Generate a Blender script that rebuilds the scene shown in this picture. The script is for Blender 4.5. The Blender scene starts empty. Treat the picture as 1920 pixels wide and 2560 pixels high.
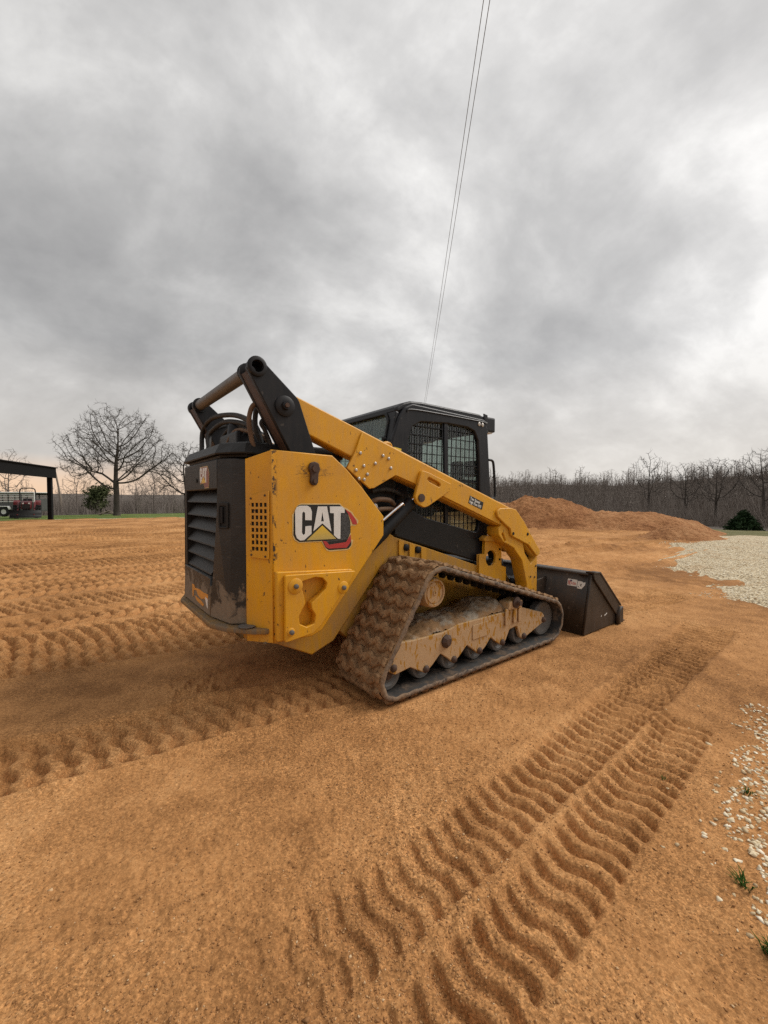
import bpy, bmesh, math, random
import numpy as np
from mathutils import Matrix, Vector

R = math.radians
PI = math.pi
rng = np.random.default_rng(7)
random.seed(7)
sc = bpy.context.scene
C = sc.collection

# ------------------------------------------------------------------ camera
CAM_H = 1.17
cam_d = bpy.data.cameras.new("camera")
cam = bpy.data.objects.new("camera", cam_d); C.objects.link(cam)
cam_d.sensor_fit = 'VERTICAL'; cam_d.sensor_height = 34.6; cam_d.sensor_width = 25.95
cam_d.lens = 1036.0 / 2560.0 * 34.6
cam_d.clip_start = 0.05; cam_d.clip_end = 4000
cam.location = (0, 0, CAM_H)
cam.rotation_euler = (R(90) - math.atan2(33.0, 1036.0), 0, 0)
sc.camera = cam
sc.render.resolution_x = 768; sc.render.resolution_y = 1024

# ------------------------------------------------------------------ light
SUN_AZ = R(74)      # clockwise from +Y (the view direction) towards +X
SUN_EL = R(46)
world = bpy.data.worlds.new("World"); sc.world = world; world.use_nodes = True
def build_world():
    nt = world.node_tree; nt.nodes.clear(); N = nt.nodes.new; L = nt.links.new
    out = N('ShaderNodeOutputWorld'); bg = N('ShaderNodeBackground'); bg.inputs['Strength'].default_value = 0.1
    L(bg.outputs[0], out.inputs[0])
    sky = N('ShaderNodeTexSky'); sky.sky_type = 'NISHITA'; sky.sun_disc = False
    sky.sun_elevation = SUN_EL; sky.sun_rotation = SUN_AZ; sky.dust_density = 3.0
    tc = N('ShaderNodeTexCoord'); sep = N('ShaderNodeSeparateXYZ'); L(tc.outputs['Generated'], sep.inputs[0])
    def math_(op, a, b=None, c=None, clamp=False):
        m = N('ShaderNodeMath'); m.operation = op; m.use_clamp = clamp
        for i, v in enumerate((a, b, c)):
            if v is None: continue
            if isinstance(v, (int, float)): m.inputs[i].default_value = v
            else: L(v, m.inputs[i])
        return m.outputs[0]
    def rampf(v, stops):
        r = N('ShaderNodeValToRGB'); cr = r.color_ramp
        while len(cr.elements) < len(stops): cr.elements.new(0.5)
        for e, (p, c) in zip(cr.elements, stops):
            e.position = p; e.color = (c, c, c, 1) if isinstance(c, (int, float)) else (*c, 1)
        L(v, r.inputs[0]); return r.outputs[0]
    def mixc(f, a, b, bt='MIX'):
        m = N('ShaderNodeMix'); m.data_type = 'RGBA'; m.blend_type = bt
        for s, v in ((m.inputs[0], f), (m.inputs[6], a), (m.inputs[7], b)):
            if isinstance(v, (int, float)): s.default_value = v
            elif isinstance(v, tuple): s.default_value = (*v, 1)
            else: L(v, s)
        return m.outputs[2]
    zc = math_('MAXIMUM', sep.outputs[2], 0.0)
    den = math_('ADD', zc, 0.75)
    px = math_('DIVIDE', sep.outputs[0], den); py = math_('DIVIDE', sep.outputs[1], den)
    comb = N('ShaderNodeCombineXYZ'); L(px, comb.inputs[0]); L(py, comb.inputs[1]); comb.inputs[2].default_value = 3.1
    def noise(scale, det, rough, dist, off=(0, 0, 0), sc3=(1, 1, 1), rot=0):
        mp = N('ShaderNodeMapping'); mp.inputs['Location'].default_value = off; mp.inputs['Scale'].default_value = sc3
        mp.inputs['Rotation'].default_value = (0, 0, rot)
        L(comb.outputs[0], mp.inputs[0])
        n = N('ShaderNodeTexNoise'); n.inputs['Scale'].default_value = scale; n.inputs['Detail'].default_value = det
        n.inputs['Roughness'].default_value = rough; n.inputs['Distortion'].default_value = dist
        L(mp.outputs[0], n.inputs['Vector']); return n.outputs['Fac']
    n1 = noise(3.3, 6, 0.55, 0.3, (3.3, 1.2, 0), (0.85, 1.0, 1), R(-35))
    n2 = noise(8.5, 6, 0.6, 0.2, (7.1, 4.0, 0), (0.8, 1.0, 1), R(-35))
    n3 = noise(1.3, 3, 0.5, 0.2, (1.0, 9.0, 0))
    s = math_('ADD', math_('MULTIPLY', n1, 0.46), math_('ADD', math_('MULTIPLY', n2, 0.20), math_('MULTIPLY', n3, 0.36)))
    cloud = rampf(s, [(0.40, (0.280, 0.277, 0.275)), (0.47, (0.350, 0.346, 0.341)), (0.53, (0.44, 0.434, 0.426)), (0.59, (0.58, 0.572, 0.558))])
    # the veiled sun: a broad brighter quarter of the overcast
    sd = Vector((math.sin(SUN_AZ) * math.cos(SUN_EL), math.cos(SUN_AZ) * math.cos(SUN_EL), math.sin(SUN_EL)))
    dt = N('ShaderNodeVectorMath'); dt.operation = 'DOT_PRODUCT'; L(tc.outputs['Generated'], dt.inputs[0]); dt.inputs[1].default_value = sd
    gl = N('ShaderNodeMapRange'); gl.interpolation_type = 'SMOOTHSTEP'
    gl.inputs[1].default_value = 0.0; gl.inputs[2].default_value = 1.0; gl.inputs[3].default_value = 0.86; gl.inputs[4].default_value = 1.16
    L(dt.outputs['Value'], gl.inputs[0])
    mg = N('ShaderNodeVectorMath'); mg.operation = 'SCALE'; L(cloud, mg.inputs[0]); L(gl.outputs[0], mg.inputs['Scale'])
    # paler, warmer band low on the horizon, with the break of low light on the left
    hz = rampf(sep.outputs[2], [(0.0, 1.0), (0.10, 0.75), (0.30, 0.0)])
    hcol = mixc(math_('MULTIPLY', hz, 0.6), mg.outputs[0], (0.46, 0.42, 0.375))
    lo = rampf(sep.outputs[2], [(0.0, 1.0), (0.035, 0.9), (0.085, 0.0)])
    azl = rampf(math_('ADD', math_('MULTIPLY', sep.outputs[0], -0.5), 0.5), [(0.45, 0.0), (0.85, 1.0)])
    nb = noise(1.6, 5, 0.6, 0.3, (0, 2, 0), (1, 0.25, 1))
    brk = math_('MULTIPLY', math_('MULTIPLY', lo, azl), rampf(nb, [(0.36, 0.15), (0.6, 1.0)]))
    col = mixc(math_('MULTIPLY', brk, 0.7), hcol, (0.75, 0.46, 0.25))
    up = N('ShaderNodeVectorMath'); up.operation = 'SCALE'; L(col, up.inputs[0]); up.inputs['Scale'].default_value = 10.0
    fin = mixc(0.97, sky.outputs[0], up.outputs[0])
    L(fin, bg.inputs['Color'])
build_world()
sun_d = bpy.data.lights.new("sun", 'SUN'); sun_d.energy = 1.5; sun_d.angle = R(32); sun_d.color = (1.0, 0.95, 0.88)
sun = bpy.data.objects.new("sun", sun_d); C.objects.link(sun)
sun.rotation_euler = (R(90) - SUN_EL, 0, -SUN_AZ + PI)
sun.rotation_euler = (Vector((-math.sin(SUN_AZ) * math.cos(SUN_EL), -math.cos(SUN_AZ) * math.cos(SUN_EL), -math.sin(SUN_EL)))).to_track_quat('-Z', 'Y').to_euler()
vs = sc.view_settings; vs.view_transform = 'Standard'; vs.look = 'None'; vs.exposure = 0.62; vs.gamma = 1.0; vs.use_curve_mapping = False
sc.cycles.use_denoising = False; sc.cycles.max_bounces = 6; sc.cycles.transparent_max_bounces = 12

# ------------------------------------------------------------------ materials
class NT:
    def __init__(s, name):
        s.m = bpy.data.materials.new(name); s.m.use_nodes = True; s.t = s.m.node_tree
        s.b = s.t.nodes['Principled BSDF']; s.out = s.t.nodes['Material Output']
        s.tc = s.t.nodes.new('ShaderNodeTexCoord')
    def n(s, ty): return s.t.nodes.new(ty)
    def l(s, a, b): s.t.links.new(a, b)
    def set(s, sock, v):
        if isinstance(v, tuple): sock.default_value = (*v, 1) if len(v) == 3 and sock.type == 'RGBA' else v
        elif isinstance(v, (int, float)): sock.default_value = v
        else: s.l(v, sock)
    def vec(s, scale=(1, 1, 1), loc=(0, 0, 0), rot=(0, 0, 0)):
        mp = s.n('ShaderNodeMapping'); mp.inputs['Scale'].default_value = scale; mp.inputs['Location'].default_value = loc
        mp.inputs['Rotation'].default_value = rot
        s.l(s.tc.outputs['Object'], mp.inputs[0]); return mp.outputs[0]
    def noise(s, scale, det=4, rough=0.55, vec=None, dist=0.0):
        n = s.n('ShaderNodeTexNoise'); n.inputs['Scale'].default_value = scale; n.inputs['Detail'].default_value = det
        n.inputs['Roughness'].default_value = rough; n.inputs['Distortion'].default_value = dist
        s.l(vec if vec is not None else s.tc.outputs['Object'], n.inputs['Vector']); return n.outputs['Fac']
    def voro(s, scale, vec=None, out='Distance', feat='F1'):
        n = s.n('ShaderNodeTexVoronoi'); n.inputs['Scale'].default_value = scale; n.feature = feat
        s.l(vec if vec is not None else s.tc.outputs['Object'], n.inputs['Vector']); return n.outputs[out]
    def ramp(s, v, stops):
        r = s.n('ShaderNodeValToRGB'); cr = r.color_ramp
        while len(cr.elements) < len(stops): cr.elements.new(0.5)
        for e, (p, c) in zip(cr.elements, stops):
            e.position = p; e.color = (c, c, c, 1) if isinstance(c, (int, float)) else (*c, 1)
        s.l(v, r.inputs[0]); return r.outputs[0]
    def mix(s, f, a, b, bt='MIX'):
        m = s.n('ShaderNodeMix'); m.data_type = 'RGBA'; m.blend_type = bt
        s.set(m.inputs[0], f); s.set(m.inputs[6], a); s.set(m.inputs[7], b); return m.outputs[2]
    def math(s, op, a, b=0.0, clamp=False):
        m = s.n('ShaderNodeMath'); m.operation = op; m.use_clamp = clamp; s.set(m.inputs[0], a); s.set(m.inputs[1], b); return m.outputs[0]
    def bump(s, h, strength=0.3, dist=0.01, normal=None):
        b = s.n('ShaderNodeBump'); b.inputs['Strength'].default_value = strength; b.inputs['Distance'].default_value = dist
        s.set(b.inputs['Height'], h)
        if normal is not None: s.l(normal, b.inputs['Normal'])
        return b.outputs[0]
    def fin(s, col=None, rough=None, normal=None, metal=None, spec=None):
        if col is not None: s.set(s.b.inputs['Base Color'], col)
        if rough is not None: s.set(s.b.inputs['Roughness'], rough)
        if metal is not None: s.set(s.b.inputs['Metallic'], metal)
        if spec is not None: s.set(s.b.inputs['Specular IOR Level'], spec)
        if normal is not None: s.l(normal, s.b.inputs['Normal'])
        return s.m

SAND_D = (0.235, 0.107, 0.038); SAND_M = (0.45, 0.220, 0.083); SAND_L = (0.62, 0.335, 0.142)
DUST = (0.44, 0.275, 0.14)
def coated(name, base, dust=DUST, amt=0.3, rough=0.45, chips=0.5, chipcol=(0.05, 0.03, 0.02), splash=0.0, metal=0.0, spec=0.4, base2=None, scrape=False):
    """Paint or steel with rain-streaked dust, mud splashes and small chips of its own shape."""
    t = NT(name)
    st = t.noise(1.0, 5, 0.6, t.vec((42, 42, 7)))
    bl = t.noise(3.2, 5, 0.6)
    fine = t.noise(120, 3, 0.6)
    b2 = base2 or tuple(c * 0.84 for c in base)
    col = t.mix(t.ramp(bl, [(0.35, 0.0), (0.65, 1.0)]), base, b2)
    d = t.math('MULTIPLY', t.ramp(st, [(0.38, 0.0), (0.68, 1.0)]), amt)
    d = t.math('ADD', d, t.math('MULTIPLY', t.ramp(bl, [(0.45, 0.0), (0.75, 1.0)]), amt * 0.7), True)
    if splash:
        sp = t.ramp(t.noise(9, 7, 0.68, None, 0.5), [(0.5 - 0.16 * splash, 0.0), (0.62 - 0.12 * splash, 1.0)])
        d = t.math('MAXIMUM', d, t.math('MULTIPLY', sp, 0.9))
    col = t.mix(d, col, dust)
    ch = t.math('MULTIPLY', t.ramp(t.noise(26, 6, 0.62, t.vec((1.3, 1.3, 0.8), (4, 2, 7))), [(0.645, 0.0), (0.67, 1.0)]), chips)
    if scrape:
        # scraped arcs about the lever, and paint knocked off the standing rear edge
        sx = t.n('ShaderNodeSeparateXYZ'); t.l(t.tc.outputs['Object'], sx.inputs[0])
        dx = t.math('MULTIPLY', t.math('ADD', sx.outputs[0], 0.27), 3.9); dz = t.math('MULTIPLY', t.math('SUBTRACT', sx.outputs[2], 1.325), 11.0)
        rr = t.math('SQRT', t.math('ADD', t.math('MULTIPLY', dx, dx), t.math('MULTIPLY', dz, dz)))
        reg = t.ramp(rr, [(0.25, 1.0), (1.0, 0.0)])
        ln = t.math('ABSOLUTE', t.math('SUBTRACT', t.noise(1.0, 4, 0.65, t.vec((5, 1, 15), (2.3, 0, 1.7), (0, 0.25, 0)), 1.2), 0.5))
        lines = t.ramp(t.math('ADD', ln, t.math('MULTIPLY', t.math('SUBTRACT', 1.0, reg), 0.05)), [(0.010, 1.0), (0.026, 0.0)])
        ring = t.math('MULTIPLY', t.ramp(rr, [(0.10, 1.0), (0.42, 0.0)]), t.ramp(t.noise(40, 4, 0.7), [(0.42, 0.0), (0.58, 1.0)]))
        edge = t.math('MULTIPLY', t.ramp(t.math('ABSOLUTE', t.math('ADD', sx.outputs[0], 0.500)), [(0.006, 1.0), (0.022, 0.0)]), t.ramp(t.noise(1.0, 5, 0.7, t.vec((30, 30, 22))), [(0.52, 0.0), (0.57, 1.0)]))
        ch = t.math('MAXIMUM', ch, t.math('MAXIMUM', t.math('MULTIPLY', lines, 0.85), t.math('MAXIMUM', t.math('MULTIPLY', ring, 0.8), edge)))
    col = t.mix(ch, col, chipcol)
    rg = t.math('ADD', rough, t.math('MULTIPLY', d, 0.4), True)
    return t.fin(col, rg, t.bump(fine, 0.12, 0.002), metal, spec)

m_yellow = coated('yellow_paint', (0.70, 0.335, 0.007), (0.50, 0.275, 0.075), 0.34, 0.38, 0.85, base2=(0.62, 0.28, 0.006))
m_side = coated('scraped_yellow_paint', (0.70, 0.335, 0.007), (0.50, 0.275, 0.075), 0.34, 0.38, 0.85, base2=(0.62, 0.28, 0.006), scrape=True)
m_arm = coated('yellow_arm_paint', (0.70, 0.345, 0.010), (0.50, 0.285, 0.09), 0.34, 0.38, 0.8, base2=(0.63, 0.29, 0.008))
m_dusty = coated('dusty_yellow_paint', (0.58, 0.285, 0.015), (0.40, 0.23, 0.09), 0.6, 0.6, 0.35)
def splotched():
    # dust-caked frame: bare paint shows only in small drip-shaped patches
    t = NT('caked_yellow_paint')
    n = t.noise(1.0, 3, 0.5, t.vec((44, 44, 17)), 0.5)
    big = t.noise(5, 3, 0.5)
    f = t.ramp(t.math('ADD', n, t.math('MULTIPLY', big, 0.25)), [(0.685, 0.0), (0.71, 1.0)])
    dustc = t.mix(t.noise(20, 5, 0.6), (0.47, 0.31, 0.165), (0.40, 0.245, 0.12))
    col = t.mix(f, dustc, (0.36, 0.165, 0.008))
    return t.fin(col, 0.8, t.bump(t.noise(90, 4, 0.6), 0.25, 0.004))
m_caked = splotched()
m_sill = coated('scraped_sill_steel', (0.30, 0.155, 0.03), (0.17, 0.125, 0.085), 0.9, 0.6, 1.0, (0.05, 0.04, 0.035), splash=0.35)
m_black = coated('black_steel', (0.006, 0.0065, 0.0085), (0.055, 0.045, 0.037), 0.12, 0.45, 0.45, (0.10, 0.085, 0.07), base2=(0.011, 0.011, 0.013), spec=0.25)
m_cabblack = coated('black_cab_paint', (0.006, 0.0065, 0.0085), (0.045, 0.044, 0.047), 0.15, 0.36, 0.55, (0.11, 0.10, 0.09), base2=(0.010, 0.010, 0.013), spec=0.3)
m_plastic = coated('grey_black_plastic', (0.013, 0.0125, 0.0125), (0.06, 0.05, 0.042), 0.15, 0.5, 0.25, (0.10, 0.08, 0.065), base2=(0.019, 0.0175, 0.0165), spec=0.28)
def muddy():
    # scuffed black plastic with mud thrown up over its foot
    t = NT('muddy_black_plastic'); s = t.n('ShaderNodeSeparateXYZ'); t.l(t.tc.outputs['Object'], s.inputs[0])
    n = t.noise(11, 7, 0.66, None, 0.6); lowp = t.n('ShaderNodeMapRange'); lowp.inputs[1].default_value = 0.48; lowp.inputs[2].default_value = 0.80; lowp.inputs[3].default_value = 0.30; lowp.inputs[4].default_value = -0.12
    t.l(s.outputs[2], lowp.inputs[0])
    f = t.ramp(t.math('ADD', n, lowp.outputs[0]), [(0.56, 0.0), (0.66, 1.0)])
    b = t.mix(t.ramp(t.noise(5, 5, 0.6), [(0.35, 0.0), (0.65, 1.0)]), (0.009, 0.009, 0.009), (0.022, 0.019, 0.017))
    sc = t.ramp(t.noise(1.0, 5, 0.7, t.vec((18, 18, 55), (0, 0, 0), (0.5, 0.3, 0))), [(0.60, 0.0), (0.68, 1.0)])
    b = t.mix(t.math('MULTIPLY', sc, 0.4), b, (0.10, 0.08, 0.065))
    col = t.mix(t.math('MULTIPLY', f, 0.92), b, t.mix(t.noise(40, 5, 0.7), (0.13, 0.095, 0.065), (0.30, 0.225, 0.155)))
    return t.fin(col, t.math('ADD', 0.5, t.math('MULTIPLY', f, 0.4)), t.bump(t.math('ADD', n, t.noise(90, 4, 0.6)), 0.5, 0.004))
m_plastic_mud = muddy()
m_bucket = coated('worn_bucket_steel', (0.014, 0.012, 0.011), (0.075, 0.05, 0.034), 0.36, 0.45, 0.6, (0.14, 0.11, 0.09), splash=0.0, base2=(0.045, 0.03, 0.02))
m_tube = coated('bare_grey_steel', (0.125, 0.118, 0.112), (0.17, 0.145, 0.12), 0.3, 0.45, 0.3)
m_rust = coated('rusty_steel', (0.055, 0.03, 0.022), (0.12, 0.07, 0.045), 0.6, 0.6, 0.3)
m_hose = coated('hose_rubber', (0.013, 0.013, 0.013), (0.12, 0.10, 0.08), 0.22, 0.6, 0.0)
m_hose_b = coated('brown_hose_rubber', (0.10, 0.055, 0.03), (0.26, 0.16, 0.09), 0.5, 0.6, 0.0)
m_rubber = coated('black_track_rubber', (0.009, 0.009, 0.009), (0.12, 0.085, 0.06), 0.12, 0.7, 0.3, (0.24, 0.16, 0.09), splash=0.12)
def mudmat():
    t = NT('caked_mud')
    n = t.noise(14, 6, 0.6); f = t.noise(70, 5, 0.65)
    col = t.ramp(n, [(0.3, (0.14, 0.078, 0.039)), (0.52, (0.275, 0.162, 0.083)), (0.75, (0.40, 0.25, 0.132))])
    pit = t.ramp(t.noise(60, 3, 0.6, None, 1.0), [(0.33, 1.0), (0.40, 0.0)])
    col = t.mix(t.math('MULTIPLY', pit, 0.75), col, (0.07, 0.04, 0.025))
    h = t.math('SUBTRACT', t.math('ADD', f, t.math('MULTIPLY', n, 1.2)), t.math('MULTIPLY', pit, 0.7))
    return t.fin(col, 0.95, t.bump(h, 0.9, 0.008), spec=0.15)
m_mud = mudmat()
def edge_rubber():
    t = NT('dusty_belt_edge')
    n = t.noise(1.0, 4, 0.6, t.vec((60, 20, 60))); b = t.noise(7, 4, 0.6)
    col = t.mix(t.ramp(n, [(0.35, 0.0), (0.6, 1.0)]), (0.035, 0.028, 0.024), (0.19, 0.135, 0.095))
    col = t.mix(t.math('MULTIPLY', t.ramp(b, [(0.4, 0.0), (0.6, 1.0)]), 0.6), col, (0.26, 0.165, 0.09))
    return t.fin(col, 0.85, t.bump(n, 0.5, 0.006))
m_belt = edge_rubber()
def simple(name, col, rough=0.5, metal=0.0, spec=0.5, var=0.12):
    t = NT(name); n = t.noise(18, 4, 0.6)
    c = t.mix(t.ramp(n, [(0.3, 0.0), (0.7, 1.0)]), tuple(x * (1 - var) for x in col), tuple(min(1, x * (1 + var)) for x in col))
    return t.fin(c, rough, None, metal, spec)
m_dark = simple('dark_steel_and_recess_shade', (0.006, 0.006, 0.006), 0.7)  # near-black steel, also the painted shade behind vent and leg openings
m_steel = simple('bright_bolt_steel', (0.50, 0.46, 0.42), 0.35, 0.7)
m_chrome = simple('chrome_rod', (0.7, 0.7, 0.7), 0.12, 1.0)
m_white = simple('white_decal', (0.68, 0.67, 0.64), 0.4, var=0.06)
m_cream = simple('decal_rim', (0.62, 0.45, 0.19), 0.5)
m_decalblack = simple('black_decal', (0.012, 0.012, 0.012), 0.35)
m_decalred = simple('red_decal', (0.42, 0.035, 0.03), 0.4)
def goldtri():
    t = NT('gold_decal'); s = t.n('ShaderNodeSeparateXYZ'); t.l(t.tc.outputs['Object'], s.inputs[0])
    mr = t.n('ShaderNodeMapRange'); mr.inputs[1].default_value = 0.935; mr.inputs[2].default_value = 1.02; t.l(s.outputs[2], mr.inputs[0])
    c = t.mix(t.math('ADD', mr.outputs[0], t.math('MULTIPLY', t.noise(60), 0.15)), (0.42, 0.33, 0.12), (0.72, 0.46, 0.03))
    return t.fin(c, 0.35)
m_gold = goldtri()
def hexmat():
    t = NT('honeycomb_decal'); v = t.voro(95, None, 'Distance', 'DISTANCE_TO_EDGE')
    return t.fin(t.ramp(v, [(0.06, (0.07, 0.07, 0.072)), (0.16, (0.016, 0.016, 0.017))]), 0.4)
m_hex = hexmat()
m_warn = simple('orange_sticker', (0.62, 0.26, 0.04), 0.5)
m_ywarn = simple('yellow_sticker', (0.75, 0.55, 0.05), 0.5)
m_seat = simple('black_seat', (0.012, 0.012, 0.013), 0.7)
def glassmat(name, tint=(0.78, 0.86, 0.82), dirt=0.35, dcol=(0.20, 0.22, 0.21)):
    t = NT(name)
    tr = t.n('ShaderNodeBsdfTransparent'); t.set(tr.inputs[0], tint)
    gl = t.n('ShaderNodeBsdfGlossy'); gl.inputs['Roughness'].default_value = 0.03
    lw = t.n('ShaderNodeLayerWeight'); lw.inputs[0].default_value = 0.5
    m1 = t.n('ShaderNodeMixShader'); t.l(t.math('ADD', 0.06, t.math('MULTIPLY', t.math('POWER', lw.outputs['Facing'], 4.0), 0.6)), m1.inputs[0]); t.l(tr.outputs[0], m1.inputs[1]); t.l(gl.outputs[0], m1.inputs[2])
    df = t.n('ShaderNodeBsdfDiffuse'); t.set(df.inputs[0], dcol)
    st = t.noise(1.0, 5, 0.6, t.vec((40, 40, 8))); f = t.math('MULTIPLY', t.ramp(st, [(0.4, 0.1), (0.75, 1.0)]), dirt)
    m2 = t.n('ShaderNodeMixShader'); t.l(f, m2.inputs[0]); t.l(m1.outputs[0], m2.inputs[1]); t.l(df.outputs[0], m2.inputs[2])
    t.l(m2.outputs[0], t.out.inputs[0]); return t.m
m_glass = glassmat('dirty_glass', (0.74, 0.79, 0.77), 0.18); m_rglass = glassmat('tinted_rear_glass', (0.70, 0.80, 0.76), 0.45, (0.30, 0.36, 0.34))

def sandmat():
    t = NT('orange_sand')
    p = t.tc.outputs['Object']
    big = t.noise(0.55, 4, 0.55); mid = t.noise(5.0, 5, 0.6); fine = t.noise(75, 4, 0.7); gr = t.noise(230, 2, 0.7)
    v = t.math('ADD', t.math('MULTIPLY', big, 0.46), t.math('ADD', t.math('MULTIPLY', mid, 0.26), t.math('MULTIPLY', fine, 0.34)))
    col = t.ramp(v, [(0.42, SAND_D), (0.535, SAND_M), (0.65, SAND_L)])
    g1 = t.ramp(gr, [(0.30, 1.0), (0.44, 0.0)]); col = t.mix(t.math('MULTIPLY', g1, 0.5), col, (0.16, 0.078, 0.032))
    g2 = t.ramp(t.voro(150), [(0.10, 1.0), (0.17, 0.0)]); g2b = t.ramp(t.noise(31, 2, 0.5), [(0.52, 0.0), (0.66, 1.0)])
    col = t.mix(t.math('MULTIPLY', t.math('MULTIPLY', g2, g2b), 0.55), col, (0.75, 0.52, 0.30))
    vc = t.n('ShaderNodeTexVoronoi'); vc.inputs['Scale'].default_value = 210; t.l(p, vc.inputs['Vector']); sv = t.n('ShaderNodeSeparateColor'); t.l(vc.outputs['Color'], sv.inputs[0])
    msk = t.ramp(t.noise(1.1, 4, 0.6, t.vec((1, 1, 1), (5, 3, 0))), [(0.38, 0.30), (0.60, 1.0)])
    col = t.mix(msk, col, t.ramp(sv.outputs[0], [(0.0, 0.58), (0.5, 0.95), (0.9, 1.22), (1.0, 1.5)]), 'MULTIPLY')
    h = t.math('ADD', t.math('MULTIPLY', fine, 1.0), t.math('ADD', t.math('MULTIPLY', gr, 0.4), t.math('ADD', t.math('MULTIPLY', sv.outputs[1], 0.5), t.math('MULTIPLY', mid, 1.0))))
    h = t.math('MULTIPLY', h, msk)
    return t.fin(col, 0.95, t.bump(t.noise(22, 4, 0.65), 0.3, 0.008, t.bump(h, 0.8, 0.0035)), spec=0.12)
m_sand = sandmat()
def gravelmat():
    t = NT('pale_gravel')
    v1 = t.voro(38, None, 'Color'); ed = t.voro(38, None, 'Distance'); n = t.noise(1.4, 4, 0.6)
    sp = t.n('ShaderNodeSeparateColor'); t.l(v1, sp.inputs[0])
    col = t.ramp(sp.outputs[0], [(0.0, (0.48, 0.37, 0.22)), (0.4, (0.72, 0.60, 0.40)), (1.0, (0.84, 0.75, 0.56))])
    col = t.mix(t.ramp(ed, [(0.45, 0.0), (0.8, 0.8)]), col, (0.18, 0.12, 0.07))
    col = t.mix(t.math('MULTIPLY', t.ramp(n, [(0.52, 0.0), (0.7, 1.0)]), 0.5), col, (0.40, 0.24, 0.11))
    return t.fin(col, 0.9, t.bump(t.math('SUBTRACT', 1.0, ed), 1.0, 0.025), spec=0.2)
m_gravel = gravelmat()
def stonemat():
    t = NT('pale_limestone_chips')
    oi = t.n('ShaderNodeNewGeometry')
    col = t.ramp(oi.outputs['Random Per Island'], [(0.0, (0.42, 0.29, 0.16)), (0.25, (0.64, 0.51, 0.32)), (0.7, (0.78, 0.67, 0.48)), (1.0, (0.85, 0.78, 0.63))])
    return t.fin(col, 0.85, spec=0.25)
m_stone = stonemat()
def grainmat():
    t = NT('sand_grains'); oi = t.n('ShaderNodeNewGeometry')
    col = t.ramp(oi.outputs['Random Per Island'], [(0.0, (0.24, 0.115, 0.044)), (0.35, (0.34, 0.165, 0.063)), (0.8, (0.42, 0.22, 0.088)), (0.97, (0.54, 0.32, 0.15)), (1.0, (0.68, 0.50, 0.30))])
    return t.fin(col, 0.85, spec=0.3)
m_grain = grainmat()
def grassmat(name, a, b, c):
    t = NT(name); n = t.noise(0.25, 4, 0.6); f = t.noise(9, 5, 0.7)
    col = t.ramp(t.math('ADD', t.math('MULTIPLY', n, 0.6), t.math('MULTIPLY', f, 0.4)), [(0.35, a), (0.5, b), (0.66, c)])
    return t.fin(col, 0.95, t.bump(f, 1.0, 0.08), spec=0.1)
m_grass = grassmat('spring_grass', (0.060, 0.105, 0.022), (0.125, 0.175, 0.045), (0.20, 0.20, 0.075))
m_terrain = grassmat('leaf_litter_and_dry_grass', (0.080, 0.068, 0.058), (0.115, 0.098, 0.084), (0.14, 0.12, 0.10))
def barkmat(name, a, b):
    t = NT(name); n = t.noise(6, 5, 0.6, t.vec((1, 1, 0.35)))
    return t.fin(t.ramp(n, [(0.3, a), (0.7, b)]), 0.9, spec=0.15)
m_bark = barkmat('oak_bark', (0.030, 0.025, 0.021), (0.075, 0.062, 0.052))
m_bark_far = barkmat('haze_paled_winter_twigs', (0.155, 0.13, 0.112), (0.235, 0.20, 0.175))  # twig grey lightened to stand in for haze over the far wood
m_bark_mid = barkmat('grey_tree_bark', (0.055, 0.046, 0.040), (0.105, 0.09, 0.078))
m_bark_oak = barkmat('oak_bark_pale', (0.045, 0.038, 0.033), (0.095, 0.08, 0.068))
m_leaf = grassmat('dark_cedar_needles', (0.014, 0.028, 0.012), (0.022, 0.042, 0.017), (0.035, 0.055, 0.024))
m_leaf2 = grassmat('olive_leaves', (0.055, 0.068, 0.032), (0.085, 0.098, 0.045), (0.12, 0.125, 0.065))
m_blade = grassmat('green_blades', (0.03, 0.07, 0.012), (0.055, 0.11, 0.02), (0.09, 0.14, 0.035))

# ------------------------------------------------------------------ mesh helpers
def link(o, parent=None):
    C.objects.link(o)
    if parent is not None: o.parent = parent
    return o
def tag(o, label=None, cat=None, group=None, kind=None):
    if label: o['label'] = label
    if cat: o['category'] = cat
    if group: o['group'] = group
    if kind: o['kind'] = kind
    return o
def mesh_np(name, V, F, mat, smooth=False):
    """V (n,3) array, F (m,k) int array with k = 3 or 4."""
    me = bpy.data.meshes.new(name)
    V = np.asarray(V, np.float32); F = np.asarray(F, np.int32); k = F.shape[1]
    me.vertices.add(len(V)); me.vertices.foreach_set('co', V.ravel())
    me.loops.add(F.size); me.loops.foreach_set('vertex_index', F.ravel())
    me.polygons.add(len(F)); me.polygons.foreach_set('loop_start', np.arange(0, F.size, k, dtype=np.int32))
    me.polygons.foreach_set('loop_total', np.full(len(F), k, np.int32))
    if smooth: me.polygons.foreach_set('use_smooth', np.ones(len(F), bool))
    me.update(calc_edges=True); me.validate()
    if mat: me.materials.append(mat)
    return me
def obj_np(name, V, F, mat, parent=None, smooth=False):
    return link(bpy.data.objects.new(name, mesh_np(name, V, F, mat, smooth)), parent)
def bm_obj(name, bm, mat, parent=None, smooth=False):
    me = bpy.data.meshes.new(name); bmesh.ops.recalc_face_normals(bm, faces=bm.faces[:]); bm.to_mesh(me); bm.free()
    if smooth:
        me.polygons.foreach_set('use_smooth', np.ones(len(me.polygons), bool))
        try: me.set_sharp_from_angle(angle=R(38))
        except Exception: pass
    me.materials.append(mat)
    return link(bpy.data.objects.new(name, me), parent)
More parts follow.
